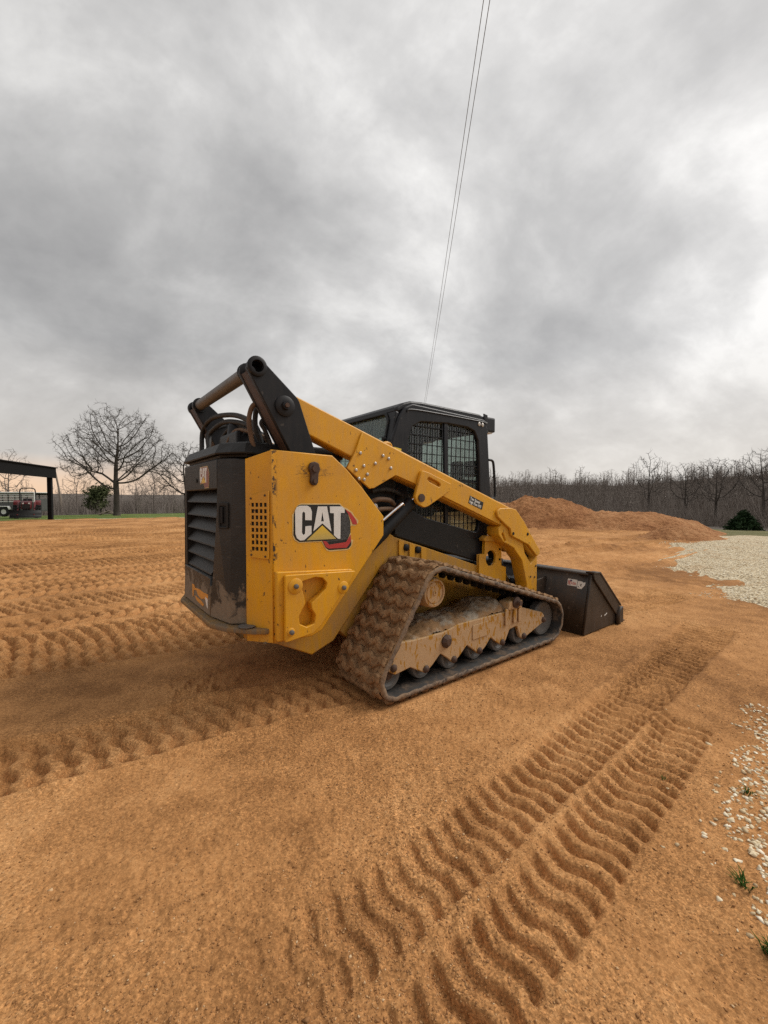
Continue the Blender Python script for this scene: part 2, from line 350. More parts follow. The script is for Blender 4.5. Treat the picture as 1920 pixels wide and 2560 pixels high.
def flat_mesh(outer, holes=(), thick=0.02, bev=0.003):
    """A plate in the XY plane centred on z = 0, with real holes and bevelled edges."""
    cu = bpy.data.curves.new('t', 'CURVE'); cu.dimensions = '2D'; cu.fill_mode = 'BOTH'
    bev = min(bev, thick * 0.45)
    cu.extrude = max(thick / 2 - bev, 0.0002); cu.bevel_depth = bev; cu.bevel_resolution = 1; cu.offset = -bev
    for lp in [outer] + list(holes):
        sp = cu.splines.new('POLY'); sp.points.add(len(lp) - 1); sp.use_cyclic_u = True
        for q, (a, b) in zip(sp.points, lp): q.co = (a, b, 0, 1)
    ob = bpy.data.objects.new('t', cu)
    me = bpy.data.meshes.new_from_object(ob)
    bpy.data.objects.remove(ob); bpy.data.curves.remove(cu)
    return me
M_XZ = Matrix(((1, 0, 0, 0), (0, 0, -1, 0), (0, 1, 0, 0), (0, 0, 0, 1)))     # plate (a,b) -> (x=a, z=b)
M_YZ = Matrix(((0, 0, 1, 0), (1, 0, 0, 0), (0, 1, 0, 0), (0, 0, 0, 1)))      # plate (a,b) -> (y=a, z=b)
def plate(name, outer, y0, y1, mat, parent, holes=(), bev=0.003):
    me = flat_mesh(outer, holes, abs(y1 - y0), bev)
    me.transform(Matrix.Translation((0, (y0 + y1) / 2, 0)) @ M_XZ); me.name = name
    me.materials.clear(); me.materials.append(mat)
    return link(bpy.data.objects.new(name, me), parent)
def plate_x(name, outer, x0, x1, mat, parent, holes=(), bev=0.003):
    me = flat_mesh(outer, holes, abs(x1 - x0), bev)
    me.transform(Matrix.Translation(((x0 + x1) / 2, 0, 0)) @ M_YZ); me.name = name
    me.materials.clear(); me.materials.append(mat)
    return link(bpy.data.objects.new(name, me), parent)
def plate_m(name, outer, thick, mtx, mat, parent, holes=(), bev=0.003):
    me = flat_mesh(outer, holes, thick, bev); me.transform(mtx); me.name = name
    me.materials.clear(); me.materials.append(mat)
    return link(bpy.data.objects.new(name, me), parent)
def rnd(poly, r, seg=5):
    """Round every corner of a polygon (r: number or list)."""
    out = []; n = len(poly)
    for i in range(n):
        p = Vector(poly[i]); a = Vector(poly[i - 1]); b = Vector(poly[(i + 1) % n])
        ri = r[i] if isinstance(r, (list, tuple)) else r
        da = (a - p); db = (b - p); la, lb = da.length, db.length
        if ri <= 0 or la < 1e-6 or lb < 1e-6: out.append(tuple(p)); continue
        da /= la; db /= lb
        ang = math.acos(max(-1, min(1, da.dot(db))))
        if ang > PI - 0.15: out.append(tuple(p)); continue
        d = min(ri / math.tan(ang / 2), la * 0.48, lb * 0.48)
        p0 = p + da * d; p1 = p + db * d
        for k in range(seg + 1):
            t = k / seg; out.append(tuple(p0 * (1 - t) ** 2 + p * 2 * t * (1 - t) + p1 * t * t))
    return out
def rect(a0, a1, b0, b1): return [(a0, b0), (a1, b0), (a1, b1), (a0, b1)]
def circle(cx, cy, r, n=24): return [(cx + r * math.cos(2 * PI * k / n), cy + r * math.sin(2 * PI * k / n)) for k in range(n)]
def box_bm(bm, x0, x1, y0, y1, z0, z1, mtx=None):
    vs_ = [bm.verts.new(v) for v in ((x0, y0, z0), (x1, y0, z0), (x1, y1, z0), (x0, y1, z0), (x0, y0, z1), (x1, y0, z1), (x1, y1, z1), (x0, y1, z1))]
    if mtx is not None:
        for v in vs_: v.co = mtx @ v.co
    for f in ((0, 3, 2, 1), (4, 5, 6, 7), (0, 1, 5, 4), (1, 2, 6, 5), (2, 3, 7, 6), (3, 0, 4, 7)): bm.faces.new([vs_[i] for i in f])
def box(name, x0, x1, y0, y1, z0, z1, mat, parent=None, bev=0.004, mtx=None):
    bm = bmesh.new(); box_bm(bm, x0, x1, y0, y1, z0, z1)
    if bev: bmesh.ops.bevel(bm, geom=bm.edges[:], offset=bev, segments=2, affect='EDGES', profile=0.6)
    if mtx is not None: bmesh.ops.transform(bm, matrix=mtx, verts=bm.verts[:])
    return bm_obj(name, bm, mat, parent)
def lathe(name, prof, mat, parent, centre, n=32, axis='Y', smooth=True):
    """prof: list of (radius, along-axis); revolved about an axis through centre."""
    P = np.array(prof, float); k = len(P); a = np.linspace(0, 2 * PI, n, endpoint=False)
    V = np.zeros((n, k, 3)); V[..., 0] = np.cos(a)[:, None] * P[None, :, 0]; V[..., 2] = np.sin(a)[:, None] * P[None, :, 0]; V[..., 1] = P[None, :, 1]
    if axis == 'X': V = V[..., [1, 0, 2]]
    if axis == 'Z': V = V[..., [0, 2, 1]]
    V = V.reshape(-1, 3) + np.array(centre)
    F = []
    for i in range(n):
        j = (i + 1) % n
        for q in range(k - 1): F.append((i * k + q, j * k + q, j * k + q + 1, i * k + q + 1))
    bm = bmesh.new(); bv = [bm.verts.new(v) for v in V]
    for f in F: bm.faces.new([bv[x] for x in f])
    bmesh.ops.remove_doubles(bm, verts=bm.verts[:], dist=1e-5)
    return bm_obj(name, bm, mat, parent, smooth)
def catmull(P, m=6):
    P = [Vector(p) for p in P]; out = []
    for i in range(len(P) - 1):
        p0 = P[max(i - 1, 0)]; p1 = P[i]; p2 = P[i + 1]; p3 = P[min(i + 2, len(P) - 1)]
        for k in range(m):
            t = k / m
            out.append(0.5 * ((2 * p1) + (p2 - p0) * t + (2 * p0 - 5 * p1 + 4 * p2 - p3) * t * t + (3 * p1 - p0 - 3 * p2 + p3) * t ** 3))
    out.append(P[-1]); return out
def tube_arrays(path, rad, n=8, cap=True):
    P = np.array([tuple(p) for p in path], float); k = len(P)
    rad = np.full(k, rad) if np.isscalar(rad) else np.asarray(rad, float)
    T = np.gradient(P, axis=0); T /= np.linalg.norm(T, axis=1)[:, None] + 1e-9
    ref = np.array([0, 0, 1.0]) if abs(T[0, 2]) < 0.9 else np.array([1.0, 0, 0])
    U = np.cross(T[0], ref); U /= np.linalg.norm(U); V = []
    a = np.linspace(0, 2 * PI, n, endpoint=False)
    for i in range(k):
        U = U - T[i] * (U @ T[i]); U /= np.linalg.norm(U) + 1e-9; W = np.cross(T[i], U)
        V.append(P[i] + rad[i] * (np.cos(a)[:, None] * U + np.sin(a)[:, None] * W))
    V = np.concatenate(V); F = []
    for i in range(k - 1):
        for q in range(n): F.append((i * n + q, i * n + (q + 1) % n, (i + 1) * n + (q + 1) % n, (i + 1) * n + q))
    if cap:
        V = np.vstack([V, P[0], P[-1]]); c0, c1 = len(V) - 2, len(V) - 1
        for q in range(n): F.append((c0, (q + 1) % n, q, c0)); F.append((c1, (k - 1) * n + q, (k - 1) * n + (q + 1) % n, c1))
    return V, np.array(F)
def tube(name, path, rad, mat, parent, n=10, smooth_path=True, m=6):
    if smooth_path: path = catmull(path, m)
    V, F = tube_arrays(path, rad, n, False)
    bm = bmesh.new(); bv = [bm.verts.new(v) for v in V]
    for f in F: bm.faces.new([bv[x] for x in f])
    k = len(path); bm.faces.new(bv[:n][::-1]); bm.faces.new(bv[-n:])
    return bm_obj(name, bm, mat, parent, True)
def text(name, body, size, mtx, mat, parent, bold=0.0, ex=0.0006, sx=1.0):
    cu = bpy.data.curves.new('t', 'FONT'); cu.body = body; cu.size = size; cu.extrude = ex; cu.offset = bold; cu.resolution_u = 3
    ob = bpy.data.objects.new('t', cu); me = bpy.data.meshes.new_from_object(ob)
    bpy.data.objects.remove(ob); bpy.data.curves.remove(cu)
    me.transform(mtx @ Matrix.Diagonal((sx, 1, 1, 1))); me.name = name; me.materials.clear(); me.materials.append(mat)
    return link(bpy.data.objects.new(name, me), parent)

# ------------------------------------------------------------------ noise in numpy
def vnoise(x, y, seed=0):
    xi = np.floor(x).astype(np.int64); yi = np.floor(y).astype(np.int64); fx = x - xi; fy = y - yi
    fx = fx * fx * (3 - 2 * fx); fy = fy * fy * (3 - 2 * fy)
    def h(a, b):
        v = (a * 374761393 + b * 668265263 + seed * 1442695041) & 0xFFFFFFFF
        v = ((v ^ (v >> 13)) * 1274126177) & 0xFFFFFFFF
        return ((v ^ (v >> 16)) & 0xFFFF) / 65535.0
    return (h(xi, yi) * (1 - fx) + h(xi + 1, yi) * fx) * (1 - fy) + (h(xi, yi + 1) * (1 - fx) + h(xi + 1, yi + 1) * fx) * fy
def fbm(x, y, f, oc, seed=0, gain=0.5):
    s = 0; a = 1; t = 0
    for k in range(oc): s = s + a * (vnoise(x * f + 13.7 * k, y * f - 7.3 * k, seed + k) - 0.5); t += a; a *= gain; f *= 2.03
    return s / t * 2
def sstep(a, b, x):
    t = np.clip((x - a) / (b - a), 0, 1); return t * t * (3 - 2 * t)

# ------------------------------------------------------------------ where the machine stands
MO = np.array([-0.601, 3.032]); MYAW = R(37.69)
cY, sY = math.cos(MYAW), math.sin(MYAW)
def to_loc(X, Y): dx = X - MO[0]; dy = Y - MO[1]; return dx * cY + dy * sY, -dx * sY + dy * cY
def to_world(lx, ly): return MO[0] + lx * cY - ly * sY, MO[1] + lx * sY + ly * cY

# ------------------------------------------------------------------ ground heights
GRAVEL = np.array([(0.75, -0.4), (1.02, 0.75), (1.11, 1.05), (1.19, 1.28), (1.335, 1.52), (1.74, 1.92), (2.60, 2.55), (3.55, 3.25), (4.15, 4.35),
                   (4.0, 5.0), (4.95, 6.0), (4.85, 6.9), (5.9, 8.1), (7.3, 9.8), (7.1, 10.8), (8.5, 11.25), (10.3, 12.1), (11.2, 14.5), (13.0, 16.2), (40, 15), (40, -6), (2, -6)])
def poly_sd(X, Y, P):
    d = np.full(X.shape, 1e9); ins = np.zeros(X.shape, bool)
    for i in range(len(P)):
        a = P[i - 1]; b = P[i]; e = b - a
        t = np.clip(((X - a[0]) * e[0] + (Y - a[1]) * e[1]) / (e @ e), 0, 1)
        d = np.minimum(d, np.hypot(X - a[0] - t * e[0], Y - a[1] - t * e[1]))
        if abs(e[1]) > 1e-9:
            c = ((a[1] > Y) != (b[1] > Y)) & (X < e[0] * (Y - a[1]) / e[1] + a[0]); ins ^= c
    return np.where(ins, d, -d)
def land(X, Y):
    """The wider lie of the land: a level pad that falls away behind, low wooded hills beyond."""
    r = np.hypot(X, Y); az = np.arctan2(X, np.maximum(Y, 1e-3))
    right = sstep(-0.25, 0.25, az)
    drop = -(0.02 + 0.022 * right) * np.clip(r - 24 + 9 * right, 0, 60)
    hill = sstep(72, 200, r) * (4.0 + 7.0 * right + 3.0 * sstep(0.5, 0.8, az)) + sstep(220, 450, r) * (3 + 3 * right)
    return drop + hill * (0.8 + 0.4 * fbm(X, Y, 0.012, 3, 5))
def edge_dist(X, Y):
    """Signed distance (roughly) inside the sand pad's far edge."""
    r = np.hypot(X, Y); az = np.degrees(np.arctan2(X, Y))
    e = np.interp(az, [-180, -60, -45, -38, -30, -15, 0, 15, 30, 38, 45, 60, 180], [34, 34, 34.6, 32.7, 31.3, 30.5, 31, 30, 24, 19.5, 18.5, 18, 22])
    return e + 0.5 * fbm(X, Y, 0.7, 3, 3) - r
LANES = []
def lane(x0, x1, c, w, pitch, amp, kind, fade=0.3, depth=0.012, berm=0.012, phase=0.0, strength=1.0):
    LANES.append((x0, x1, c, w, pitch, amp, kind, fade, depth, berm, phase, strength))
_lr = random.Random(11)
# passes made earlier, side by side, over the pad to the left of and behind the machine
y = 17.5
while y > 1.5:
    sl = _lr.uniform(-0.02, 0.03)
    lane(-30, 24, (lambda x, y=y, s=sl, q=_lr.random() * 6, m=_lr.uniform(0.02, 0.06): y + s * (x + 1.0) + m * np.sin(x * 0.5 + q)), _lr.uniform(0.40, 0.47), _lr.uniform(0.105, 0.13), 0.062, _lr.choice('qdpq'), 0.5, _lr.choice([0.008, 0.014, 0.02]), _lr.choice([0.004, 0.012, 0.040, 0.055]), _lr.random())
    y -= _lr.uniform(0.43, 0.60)
lane(-30, 0.6, lambda x: 1.22 - 0.10 * (x + 0.3), 0.42, 0.105, 0.056, 'p', 0.3, 0.018, 0.026)
lane(-30, 0.6, lambda x: 0.80 - 0.17 * (x + 0.3), 0.40, 0.105, 0.056, 'p', 0.3, 0.018, 0.016)
for yy, aa in ((19.5, 0.02), (22.0, 0.1), (23.6, 0.12)):
    lane(-40, 30, (lambda x, y=yy, s=aa: y + s * x), 0.5, 0.12, 0.02, 'q', 0.5, 0.03, 0.05)
# machine's own right-hand trail
lane(-14, 0.25, lambda x: -0.60 - 0.135 * (np.minimum(x, 0.0) + 0.1) - 0.012 * np.minimum(x + 1.6, 0) ** 2, 0.42, 0.105, 0.046, 'p', 0.15, 0.022, 0.046)
# crisp wavy prints in the right foreground
lane(-0.62, 1.18, lambda x: np.interp(x, [-0.7, -0.3, 0.1, 0.5, 1.2], [-2.155, -2.13, -2.11, -2.085, -2.045]), 0.225, 0.079, 0.038, 'w', 0.6, 0.015, 0.006, 0.3)
_re = lambda x: np.interp(x, [-0.7, 0.2, 1.33, 3.3], [-1.985, -1.95, -1.91, -1.81])
_lw = lambda x: np.interp(x, [-0.6, 0.3, 1.3, 3.3], [0.26, 0.26, 0.29, 0.39])
lane(-0.55, 3.30, lambda x: _re(x) + _lw(x) / 2, _lw, 0.077, 0.038, 'w', 0.6, 0.018, 0.018, 0.0)
lane(2.85, 4.5, lambda x: -0.72 - 0.14 * (x - 2.85), 0.46, 0.08, 0.034, 'w', 0.1, 0.014, 0.01)
# the way ahead of the bucket
for k in range(9):
    lane(3.6 + 0.4 * (k % 3), 10.5, (lambda x, k=k: 0.3 + 0.62 * k + 0.02 * (x - 4)), 0.45, 0.6, 0.035, 'r', 0.8, 0.016, 0.035)
def sand_height(X, Y):
    lx, ly = to_loc(X, Y)
    rough = sstep(1.0, 2.2, np.abs(ly + 0.0)) * 0.35 + 0.65
    h = 0.016 * fbm(X, Y, 0.55, 3, 1) + 0.010 * fbm(X, Y, 2.6, 3, 9) * rough
    for (x0, x1, c, w, p, amp, kind, fade, dep, berm, ph, stg) in LANES:
        v = ly - c(lx); w_ = w(lx) if callable(w) else w
        mk = (np.abs(v) < w_ * 0.5 + 0.14) & (lx > x0 - 0.5) & (lx < x1 + 0.5)
        if not mk.any(): continue
        vv = v[mk]; u = lx[mk]; w0 = w_
        if callable(w): w_ = w_[mk]
        w = w_; q = vv / w
        wob = 0.02 * fbm(X[mk], Y[mk], 6, 2, 21)
        ins = sstep(w * 0.5 + 0.015, w * 0.5 - 0.015, np.abs(vv) + wob) * sstep(x0 - fade, x0 + fade * 0.2, u) * sstep(x1 + 0.03, x1 - 0.03, u)
        if kind == 'w': wv = 0.15 * np.sin(2 * PI * q * w / 0.17 + 0.6) + 0.10 * fbm(X[mk], Y[mk], 3.0, 2, 33); side = 0.8 + 0.3 * fbm(X[mk], Y[mk], 9, 2, 37)
        elif kind == 'p': wv = 0.17 * np.sin(2 * PI * q * 2.5 + 0.4) + 0.4 * q; side = 0.86 + 0.14 * np.cos(2 * PI * q * 3)
        elif kind == 'q': wv = 1.5 * np.abs(q); side = 0.75 + 0.25 * np.cos(2 * PI * q * 4)
        elif kind == 'd': wv = 1.1 * q + 0.12 * np.sin(2 * PI * q * 3); side = 0.8 + 0.2 * np.cos(2 * PI * q * 3)
        else: wv = 0; side = 1.0
        s = np.sin(2 * PI * (u / p + wv + ph) + 0.5 * fbm(X[mk], Y[mk], 5, 2, 31))
        if kind == 'r': bar = 0.5 * np.cos(2 * PI * q * 2.5)
        else: bar = np.tanh(2.4 * s + 0.5) * 0.5
        wear = 0.98 + 0.35 * fbm(X[mk], Y[mk], 1.3, 2, 41)
        new = -dep + amp * np.clip(wear, 0.15, 1.15) * bar * side + 0.35 * h[mk]
        b = berm * np.exp(-((np.abs(vv) - w * 0.5 - 0.035) / 0.035) ** 2) * (0.6 + 0.8 * fbm(X[mk], Y[mk], 3, 2, 51)) * sstep(x0 - 0.1, x0 + 0.3, u) * sstep(x1 + 0.1, x1 - 0.1, u)
        h[mk] = h[mk] * (1 - ins) + new * ins + b
    # dragged crumbs around the machine and along the edges
    h += 0.012 * np.clip(fbm(X, Y, 9, 3, 61) - 0.15, 0, 1) * sstep(-0.4, 0.6, fbm(X, Y, 0.9, 2, 71))
    h += 0.0075 * fbm(X, Y, 34, 3, 81, 0.75) * sstep(9, 4, np.hypot(X, Y)) * np.where((ly > -0.3) & (ly < 0.7) & (lx < 0.3), 0.35, 1.0)
    ah = sstep(2.2, 3.6, lx) * sstep(-1.45, -0.9, ly) * sstep(9.5, 6, lx) * sstep(1.6, 0.4, ly)
    h += ah * (0.030 * fbm(X, Y, 2.2, 4, 141, 0.6) + 0.016 * np.clip(np.abs(fbm(lx * 0.5, ly * 2.2, 2.4, 3, 151)) * 2 - 0.3, -0.2, 1) + 0.012 * np.clip(fbm(X, Y, 11, 3, 161), 0, 1))
    fg = sstep(-1.0, -1.3, ly) * sstep(-3.0, -2.4, ly) * sstep(2.6, 1.8, lx); h += fg * 0.006 * fbm(X, Y, 14, 3, 171, 0.7)
    # long wheel ruts far off on the left
    for (ya, sl, dpt, wd) in ((16.4, 0.02, 0.06, 0.35), (22.4, 0.10, 0.05, 0.4), (14.6, 0.0, 0.05, 0.25), (6.3, 0.03, 0.03, 0.12), (2.55, 0.03, 0.035, 0.07), (1.52, -0.06, 0.03, 0.05)):
        v = ly - ya - sl * lx; g = np.exp(-(v / wd) ** 2); mm = sstep(9, 4, lx)
        h += dpt * (np.exp(-((v - wd * 1.2) / wd) ** 2) * 0.8 - g * 0.5) * mm * sstep(-1.5, 0.5, fbm(lx, ly, 0.2, 2, 91) * 2)
    for (px, py, pr) in ((-1.26, 2.50, 0.16), (-1.16, 2.62, 0.13), (-1.30, 2.86, 0.12), (-1.05, 2.45, 0.12)):
        h += 0.024 * np.clip(fbm(X, Y, 20, 3, 181, 0.6) + 0.1, 0, 1) * np.exp(-(((X - px) / (pr * 1.5)) ** 2 + ((Y - py) / pr) ** 2))
    for (ya, sl, dpt) in ((2.05, 0.03, 0.040), (1.40, -0.075, 0.028), (3.75, 0.02, 0.034), (5.2, 0.06, 0.040), (8.2, 0.0, 0.05), (11.5, 0.08, 0.06)):
        v = ly - ya - sl * lx + 0.03 * fbm(X, Y, 1.5, 2, 191); h += dpt * np.where(v > 0, np.exp(-v / 0.14), -0.35 * np.exp(v / 0.05)) * sstep(0.02, -0.0, -np.abs(v) + 0.02) * sstep(5, 2, lx) * (0.75 + 0.5 * fbm(X, Y, 0.6, 2, 193))
    # under the machine's belts the sand is pressed flat
    pad = sstep(0.06, 0.0, np.maximum(np.abs(np.abs(ly) - 0.755) - 0.225, np.maximum(-lx, lx - 1.8)))
    h = h * (1 - pad) + (-0.006) * pad
    h += 0.016 * np.exp(-((np.abs(ly) - 1.015) / 0.028) ** 2) * sstep(-0.05, 0.1, lx) * sstep(1.85, 1.7, lx) * np.clip(0.5 + 1.2 * fbm(X, Y, 5, 3, 211), 0, 1.4)
    bk = sstep(0.1, 0.0, np.maximum(np.abs(ly) - 1.05, np.maximum(2.05 - lx, lx - 2.95)))
    h = h * (1 - bk) + np.minimum(h, -0.008) * bk
    e = edge_dist(X, Y)
    h += land(X, Y) * sstep(6, 0, e)
    h += 0.10 * sstep(3.0, 0.6, e) * sstep(-0.2, 0.4, e) * (0.6 + 0.8 * fbm(X, Y, 0.8, 2, 13)) * (np.degrees(np.arctan2(X, Y)) < 25)
    h -= 0.9 * sstep(0.3, -1.5, e)
    return h

def build_ground():
    # sand: a fan of rows, close together near the viewer and wider far off
    a = np.concatenate([np.linspace(-180, -74, 30, endpoint=False), np.linspace(-74, -47, 68, endpoint=False), np.linspace(-47, 47, 810), np.linspace(47, 74, 69)[1:-1], np.linspace(74, 180, 31)[:-1]])
    rl = [0.002, 0.3, 0.66]
    while rl[-1] < 40: q = rl[-1]; rl.append(q + (0.0034 * q * q if q < 3.2 else 0.023 if q < 5.2 else 0.035 if q < 10 else 0.035 * (q / 11) ** 2.4))
    r = np.array(rl)
    A, Rr = np.meshgrid(np.radians(a), r, indexing='ij'); X = Rr * np.sin(A); Y = Rr * np.cos(A)
    Z = sand_height(X, Y)
    na, nr = X.shape
    V = np.stack([X, Y, Z], -1).reshape(-1, 3)
    i = np.arange(na)[:, None]; j = np.arange(nr - 1)[None, :]; i2 = (i + 1) % na
    F = np.stack([i * nr + j, i * nr + j + 1, i2 * nr + j + 1, i2 * nr + j], -1).reshape(-1, 4)
    o = obj_np('sand_ground', V, F, m_sand, None, True)
    tag(o, kind='structure', label='orange graded sand pad printed with rows of track marks')
    # the wider terrain
    a = np.radians(np.linspace(-180, 180, 361)[:-1]); r = np.concatenate([np.linspace(8, 40, 65), np.geomspace(41, 1500, 90)])
    A, Rr = np.meshgrid(a, r, indexing='ij'); X = Rr * np.sin(A); Y = Rr * np.cos(A)
    e = edge_dist(X, Y); Z = land(X, Y) + 0.03 * fbm(X, Y, 0.9, 3, 6) - 0.03 - 0.8 * sstep(-0.3, 2.0, e)
    sdg = poly_sd(X, Y, GRAVEL); Z -= 0.25 * sstep(-0.5, 0.5, sdg)
    na, nr = X.shape; i = np.arange(na)[:, None]; j = np.arange(nr - 1)[None, :]; i2 = (i + 1) % na
    F = np.stack([i * nr + j, i * nr + j + 1, i2 * nr + j + 1, i2 * nr + j], -1).reshape(-1, 4)
    V = np.stack([X, Y, Z], -1).reshape(-1, 3)
    o = obj_np('terrain', V, F, m_terrain, None, True); tag(o, kind='structure', label='rolling brown winter land around the sand pad')
    # mown grass beyond the pad on the left
    gx, gy = np.meshgrid(np.linspace(-75, -2, 120), np.linspace(20, 75, 120), indexing='ij')
    gz = land(gx, gy) + 0.03 * fbm(gx, gy, 0.9, 3, 6) + 0.02 - 0.9 * sstep(-0.5, 1.5, edge_dist(gx, gy)) - 0.6 * sstep(58, 66, np.hypot(gx, gy) + 3 * fbm(gx, gy, 0.1, 2, 4)) - 0.5 * sstep(-8, -4, gx)
    grid_obj('grass_field', gx, gy, gz, m_grass, 'bright green mown grass beyond the sand on the left')
    gx, gy = np.meshgrid(np.linspace(5, 45, 120), np.linspace(10, 45, 120), indexing='ij'); rr = np.hypot(gx, gy)
    gz = land(gx, gy) + 0.03 * fbm(gx, gy, 0.9, 3, 6) + 0.015 - 0.9 * sstep(-0.5, 1.0, edge_dist(gx, gy)) - 0.6 * sstep(33, 38, rr + 2 * fbm(gx, gy, 0.2, 2, 4)) - 0.3 * sstep(-0.4, 0.4, poly_sd(gx, gy, GRAVEL))
    grid_obj('grass_strip', gx, gy, gz, grass_dry, 'dull green and tan grass strip behind the gravel on the right')
def grid_obj(name, gx, gy, gz, mat, label):
    na, nr = gx.shape; i = np.arange(na - 1)[:, None]; j = np.arange(nr - 1)[None, :]
    F = np.stack([i * nr + j, (i + 1) * nr + j, (i + 1) * nr + j + 1, i * nr + j + 1], -1).reshape(-1, 4)
    o = obj_np(name, np.stack([gx, gy, gz], -1).reshape(-1, 3), F, mat, None, True)
    tag(o, kind='structure', label=label); return o
grass_dry = grassmat('dry_spring_grass', (0.10, 0.105, 0.04), (0.17, 0.16, 0.075), (0.22, 0.19, 0.10))
build_ground()

def grav_z(X, Y):
    sd = poly_sd(X, Y, GRAVEL)
    w = sd + 0.30 * fbm(X, Y, 1.6, 4, 17) * np.clip(np.hypot(X, Y) / 5, 0.22, 1.6) + 0.08 * fbm(X, Y, 7, 3, 18)
    return np.clip(w * 0.12, -0.06, 0.022), w
def build_gravel():
    a = np.radians(np.linspace(5, 100, 300)); r = 1 / np.linspace(1 / 0.7, 1 / 42.0, 300)
    A, Rr = np.meshgrid(a, r, indexing='ij'); X = Rr * np.sin(A); Y = Rr * np.cos(A)
    gz, w = grav_z(X, Y)
    Z = gz + 0.008 * fbm(X, Y, 12, 3, 19) + land(X, Y) * sstep(6, 0, edge_dist(X, Y)) + 0.02 * fbm(X, Y, 0.6, 2, 20)
    keep = (w > -0.6)
    na, nr = X.shape; i = np.arange(na - 1)[:, None]; j = np.arange(nr - 1)[None, :]
    F = np.stack([i * nr + j, i * nr + j + 1, (i + 1) * nr + j + 1, (i + 1) * nr + j], -1).reshape(-1, 4)
    F = F[keep.ravel()[F].any(1)]
    V = np.stack([X, Y, Z], -1).reshape(-1, 3); used = np.unique(F); mp = np.full(len(V), -1); mp[used] = np.arange(len(used))
    o = obj_np('gravel_area', V[used], mp[F], m_gravel, None, True)
    tag(o, kind='structure', label='pale crushed gravel spread at the right of the sand')
    # loose stones, small faceted pebbles
    n = 56000
    rr = 0.95 * (15.0 / 0.95) ** rng.random(n); aa = np.radians(rng.uniform(28, 62, n)); sx = rr * np.sin(aa); sy = rr * np.cos(aa)
    gz, w = grav_z(sx, sy); dens = np.where(w > 0.05, 1.0, np.where(w > -0.06, 0.4, np.where(w > -0.15, 0.025, np.where(w > -0.3, 0.003, 0.0))))
    k = rng.random(n) < dens; sx, sy, gz, w, rr = sx[k], sy[k], gz[k], w[k], rr[k]
    z = np.maximum(gz + 0.008 * fbm(sx, sy, 12, 3, 19) + 0.02 * fbm(sx, sy, 0.6, 2, 20), sand_height(sx, sy)) + land(sx, sy) * 0
    size = np.minimum(rng.gamma(3, 0.0012, len(sx)), 0.008) + 0.0020 + 0.0008 * rr
    zz = z - size * 0.15; nr_ = rr < 3.0; fr_ = ~nr_
    pebbles('gravel_stones', sx[nr_], sy[nr_], zz[nr_], size[nr_], m_stone, 'loose pale limestone chips at the near right edge of the sand', ICO_V, ICO_F)
    fr_ &= rng.random(len(rr)) < 0.7
    pebbles('gravel_stones', sx[fr_], sy[fr_], zz[fr_], size[fr_], m_stone, 'loose pale limestone chips over the far gravel spread')
_f = (1 + 5 ** 0.5) / 2
ICO_V = np.array([(-1, _f, 0), (1, _f, 0), (-1, -_f, 0), (1, -_f, 0), (0, -1, _f), (0, 1, _f), (0, -1, -_f), (0, 1, -_f), (_f, 0, -1), (_f, 0, 1), (-_f, 0, -1), (-_f, 0, 1)]) / 1.9
ICO_F = np.array([(0, 11, 5), (0, 5, 1), (0, 1, 7), (0, 7, 10), (0, 10, 11), (1, 5, 9), (5, 11, 4), (11, 10, 2), (10, 7, 6), (7, 1, 8), (3, 9, 4), (3, 4, 2), (3, 2, 6), (3, 6, 8), (3, 8, 9), (4, 9, 5), (2, 4, 11), (6, 2, 10), (8, 6, 7), (9, 8, 1)])
OCT_V = np.array([(1, 0, 0), (-1, 0, 0), (0, 1, 0), (0, -1, 0), (0, 0, 1), (0, 0, -1.0)])
OCT_F = np.array([(0, 2, 4), (2, 1, 4), (1, 3, 4), (3, 0, 4), (2, 0, 5), (1, 2, 5), (3, 1, 5), (0, 3, 5)])
def pebbles(name, x, y, z, size, mat, label, BV=OCT_V, BF=OCT_F):
    n = len(x); nv = len(BV)
    V = np.repeat(BV[None], n, 0) * rng.uniform(0.65, 1.2, (n, nv, 1)) * np.stack([size * rng.uniform(0.8, 1.5, n), size, size * rng.uniform(0.45, 0.8, n)], -1)[:, None, :]
    V += rng.normal(0, 0.20, V.shape) * size[:, None, None]
    a = rng.uniform(0, 2 * PI, n); ca, sa = np.cos(a)[:, None], np.sin(a)[:, None]
    Vx = V[..., 0] * ca - V[..., 1] * sa; Vy = V[..., 0] * sa + V[..., 1] * ca
    V = np.stack([Vx + x[:, None], Vy + y[:, None], V[..., 2] + (z + size * 0.2)[:, None]], -1)
    F = BF[None] + (np.arange(n) * nv)[:, None, None]
    o = obj_np(name, V.reshape(-1, 3), F.reshape(-1, 3), mat); tag(o, kind='stuff', label=label); return o
build_gravel()
def build_grains():
    n = 42000
    rr = 0.85 * (5.0 / 0.85) ** (rng.random(n) ** 1.1); aa = np.radians(rng.uniform(-50, 50, n)); x = rr * np.sin(aa); y = rr * np.cos(aa)
    lx, ly = to_loc(x, y)
    dens = 0.25 + 0.9 * sstep(-0.1, 0.35, fbm(x, y, 1.1, 3, 71)); dens = np.where((ly > -0.35) & (ly < 0.75) & (lx < 0.4), dens * 0.12, dens)
    dens = np.where((np.abs(ly) < 1.0) & (lx > -0.02) & (lx < 1.9), 0, dens)
    k = rng.random(n) < dens; x, y, rr = x[k], y[k], rr[k]
    size = rng.gamma(3, 0.00045, len(x)) + 0.0009 + 0.0002 * rr
    pebbles('sand_grains', x, y, sand_height(x, y), size, m_grain, 'coarse orange grit lying loose on the sand')
build_grains()

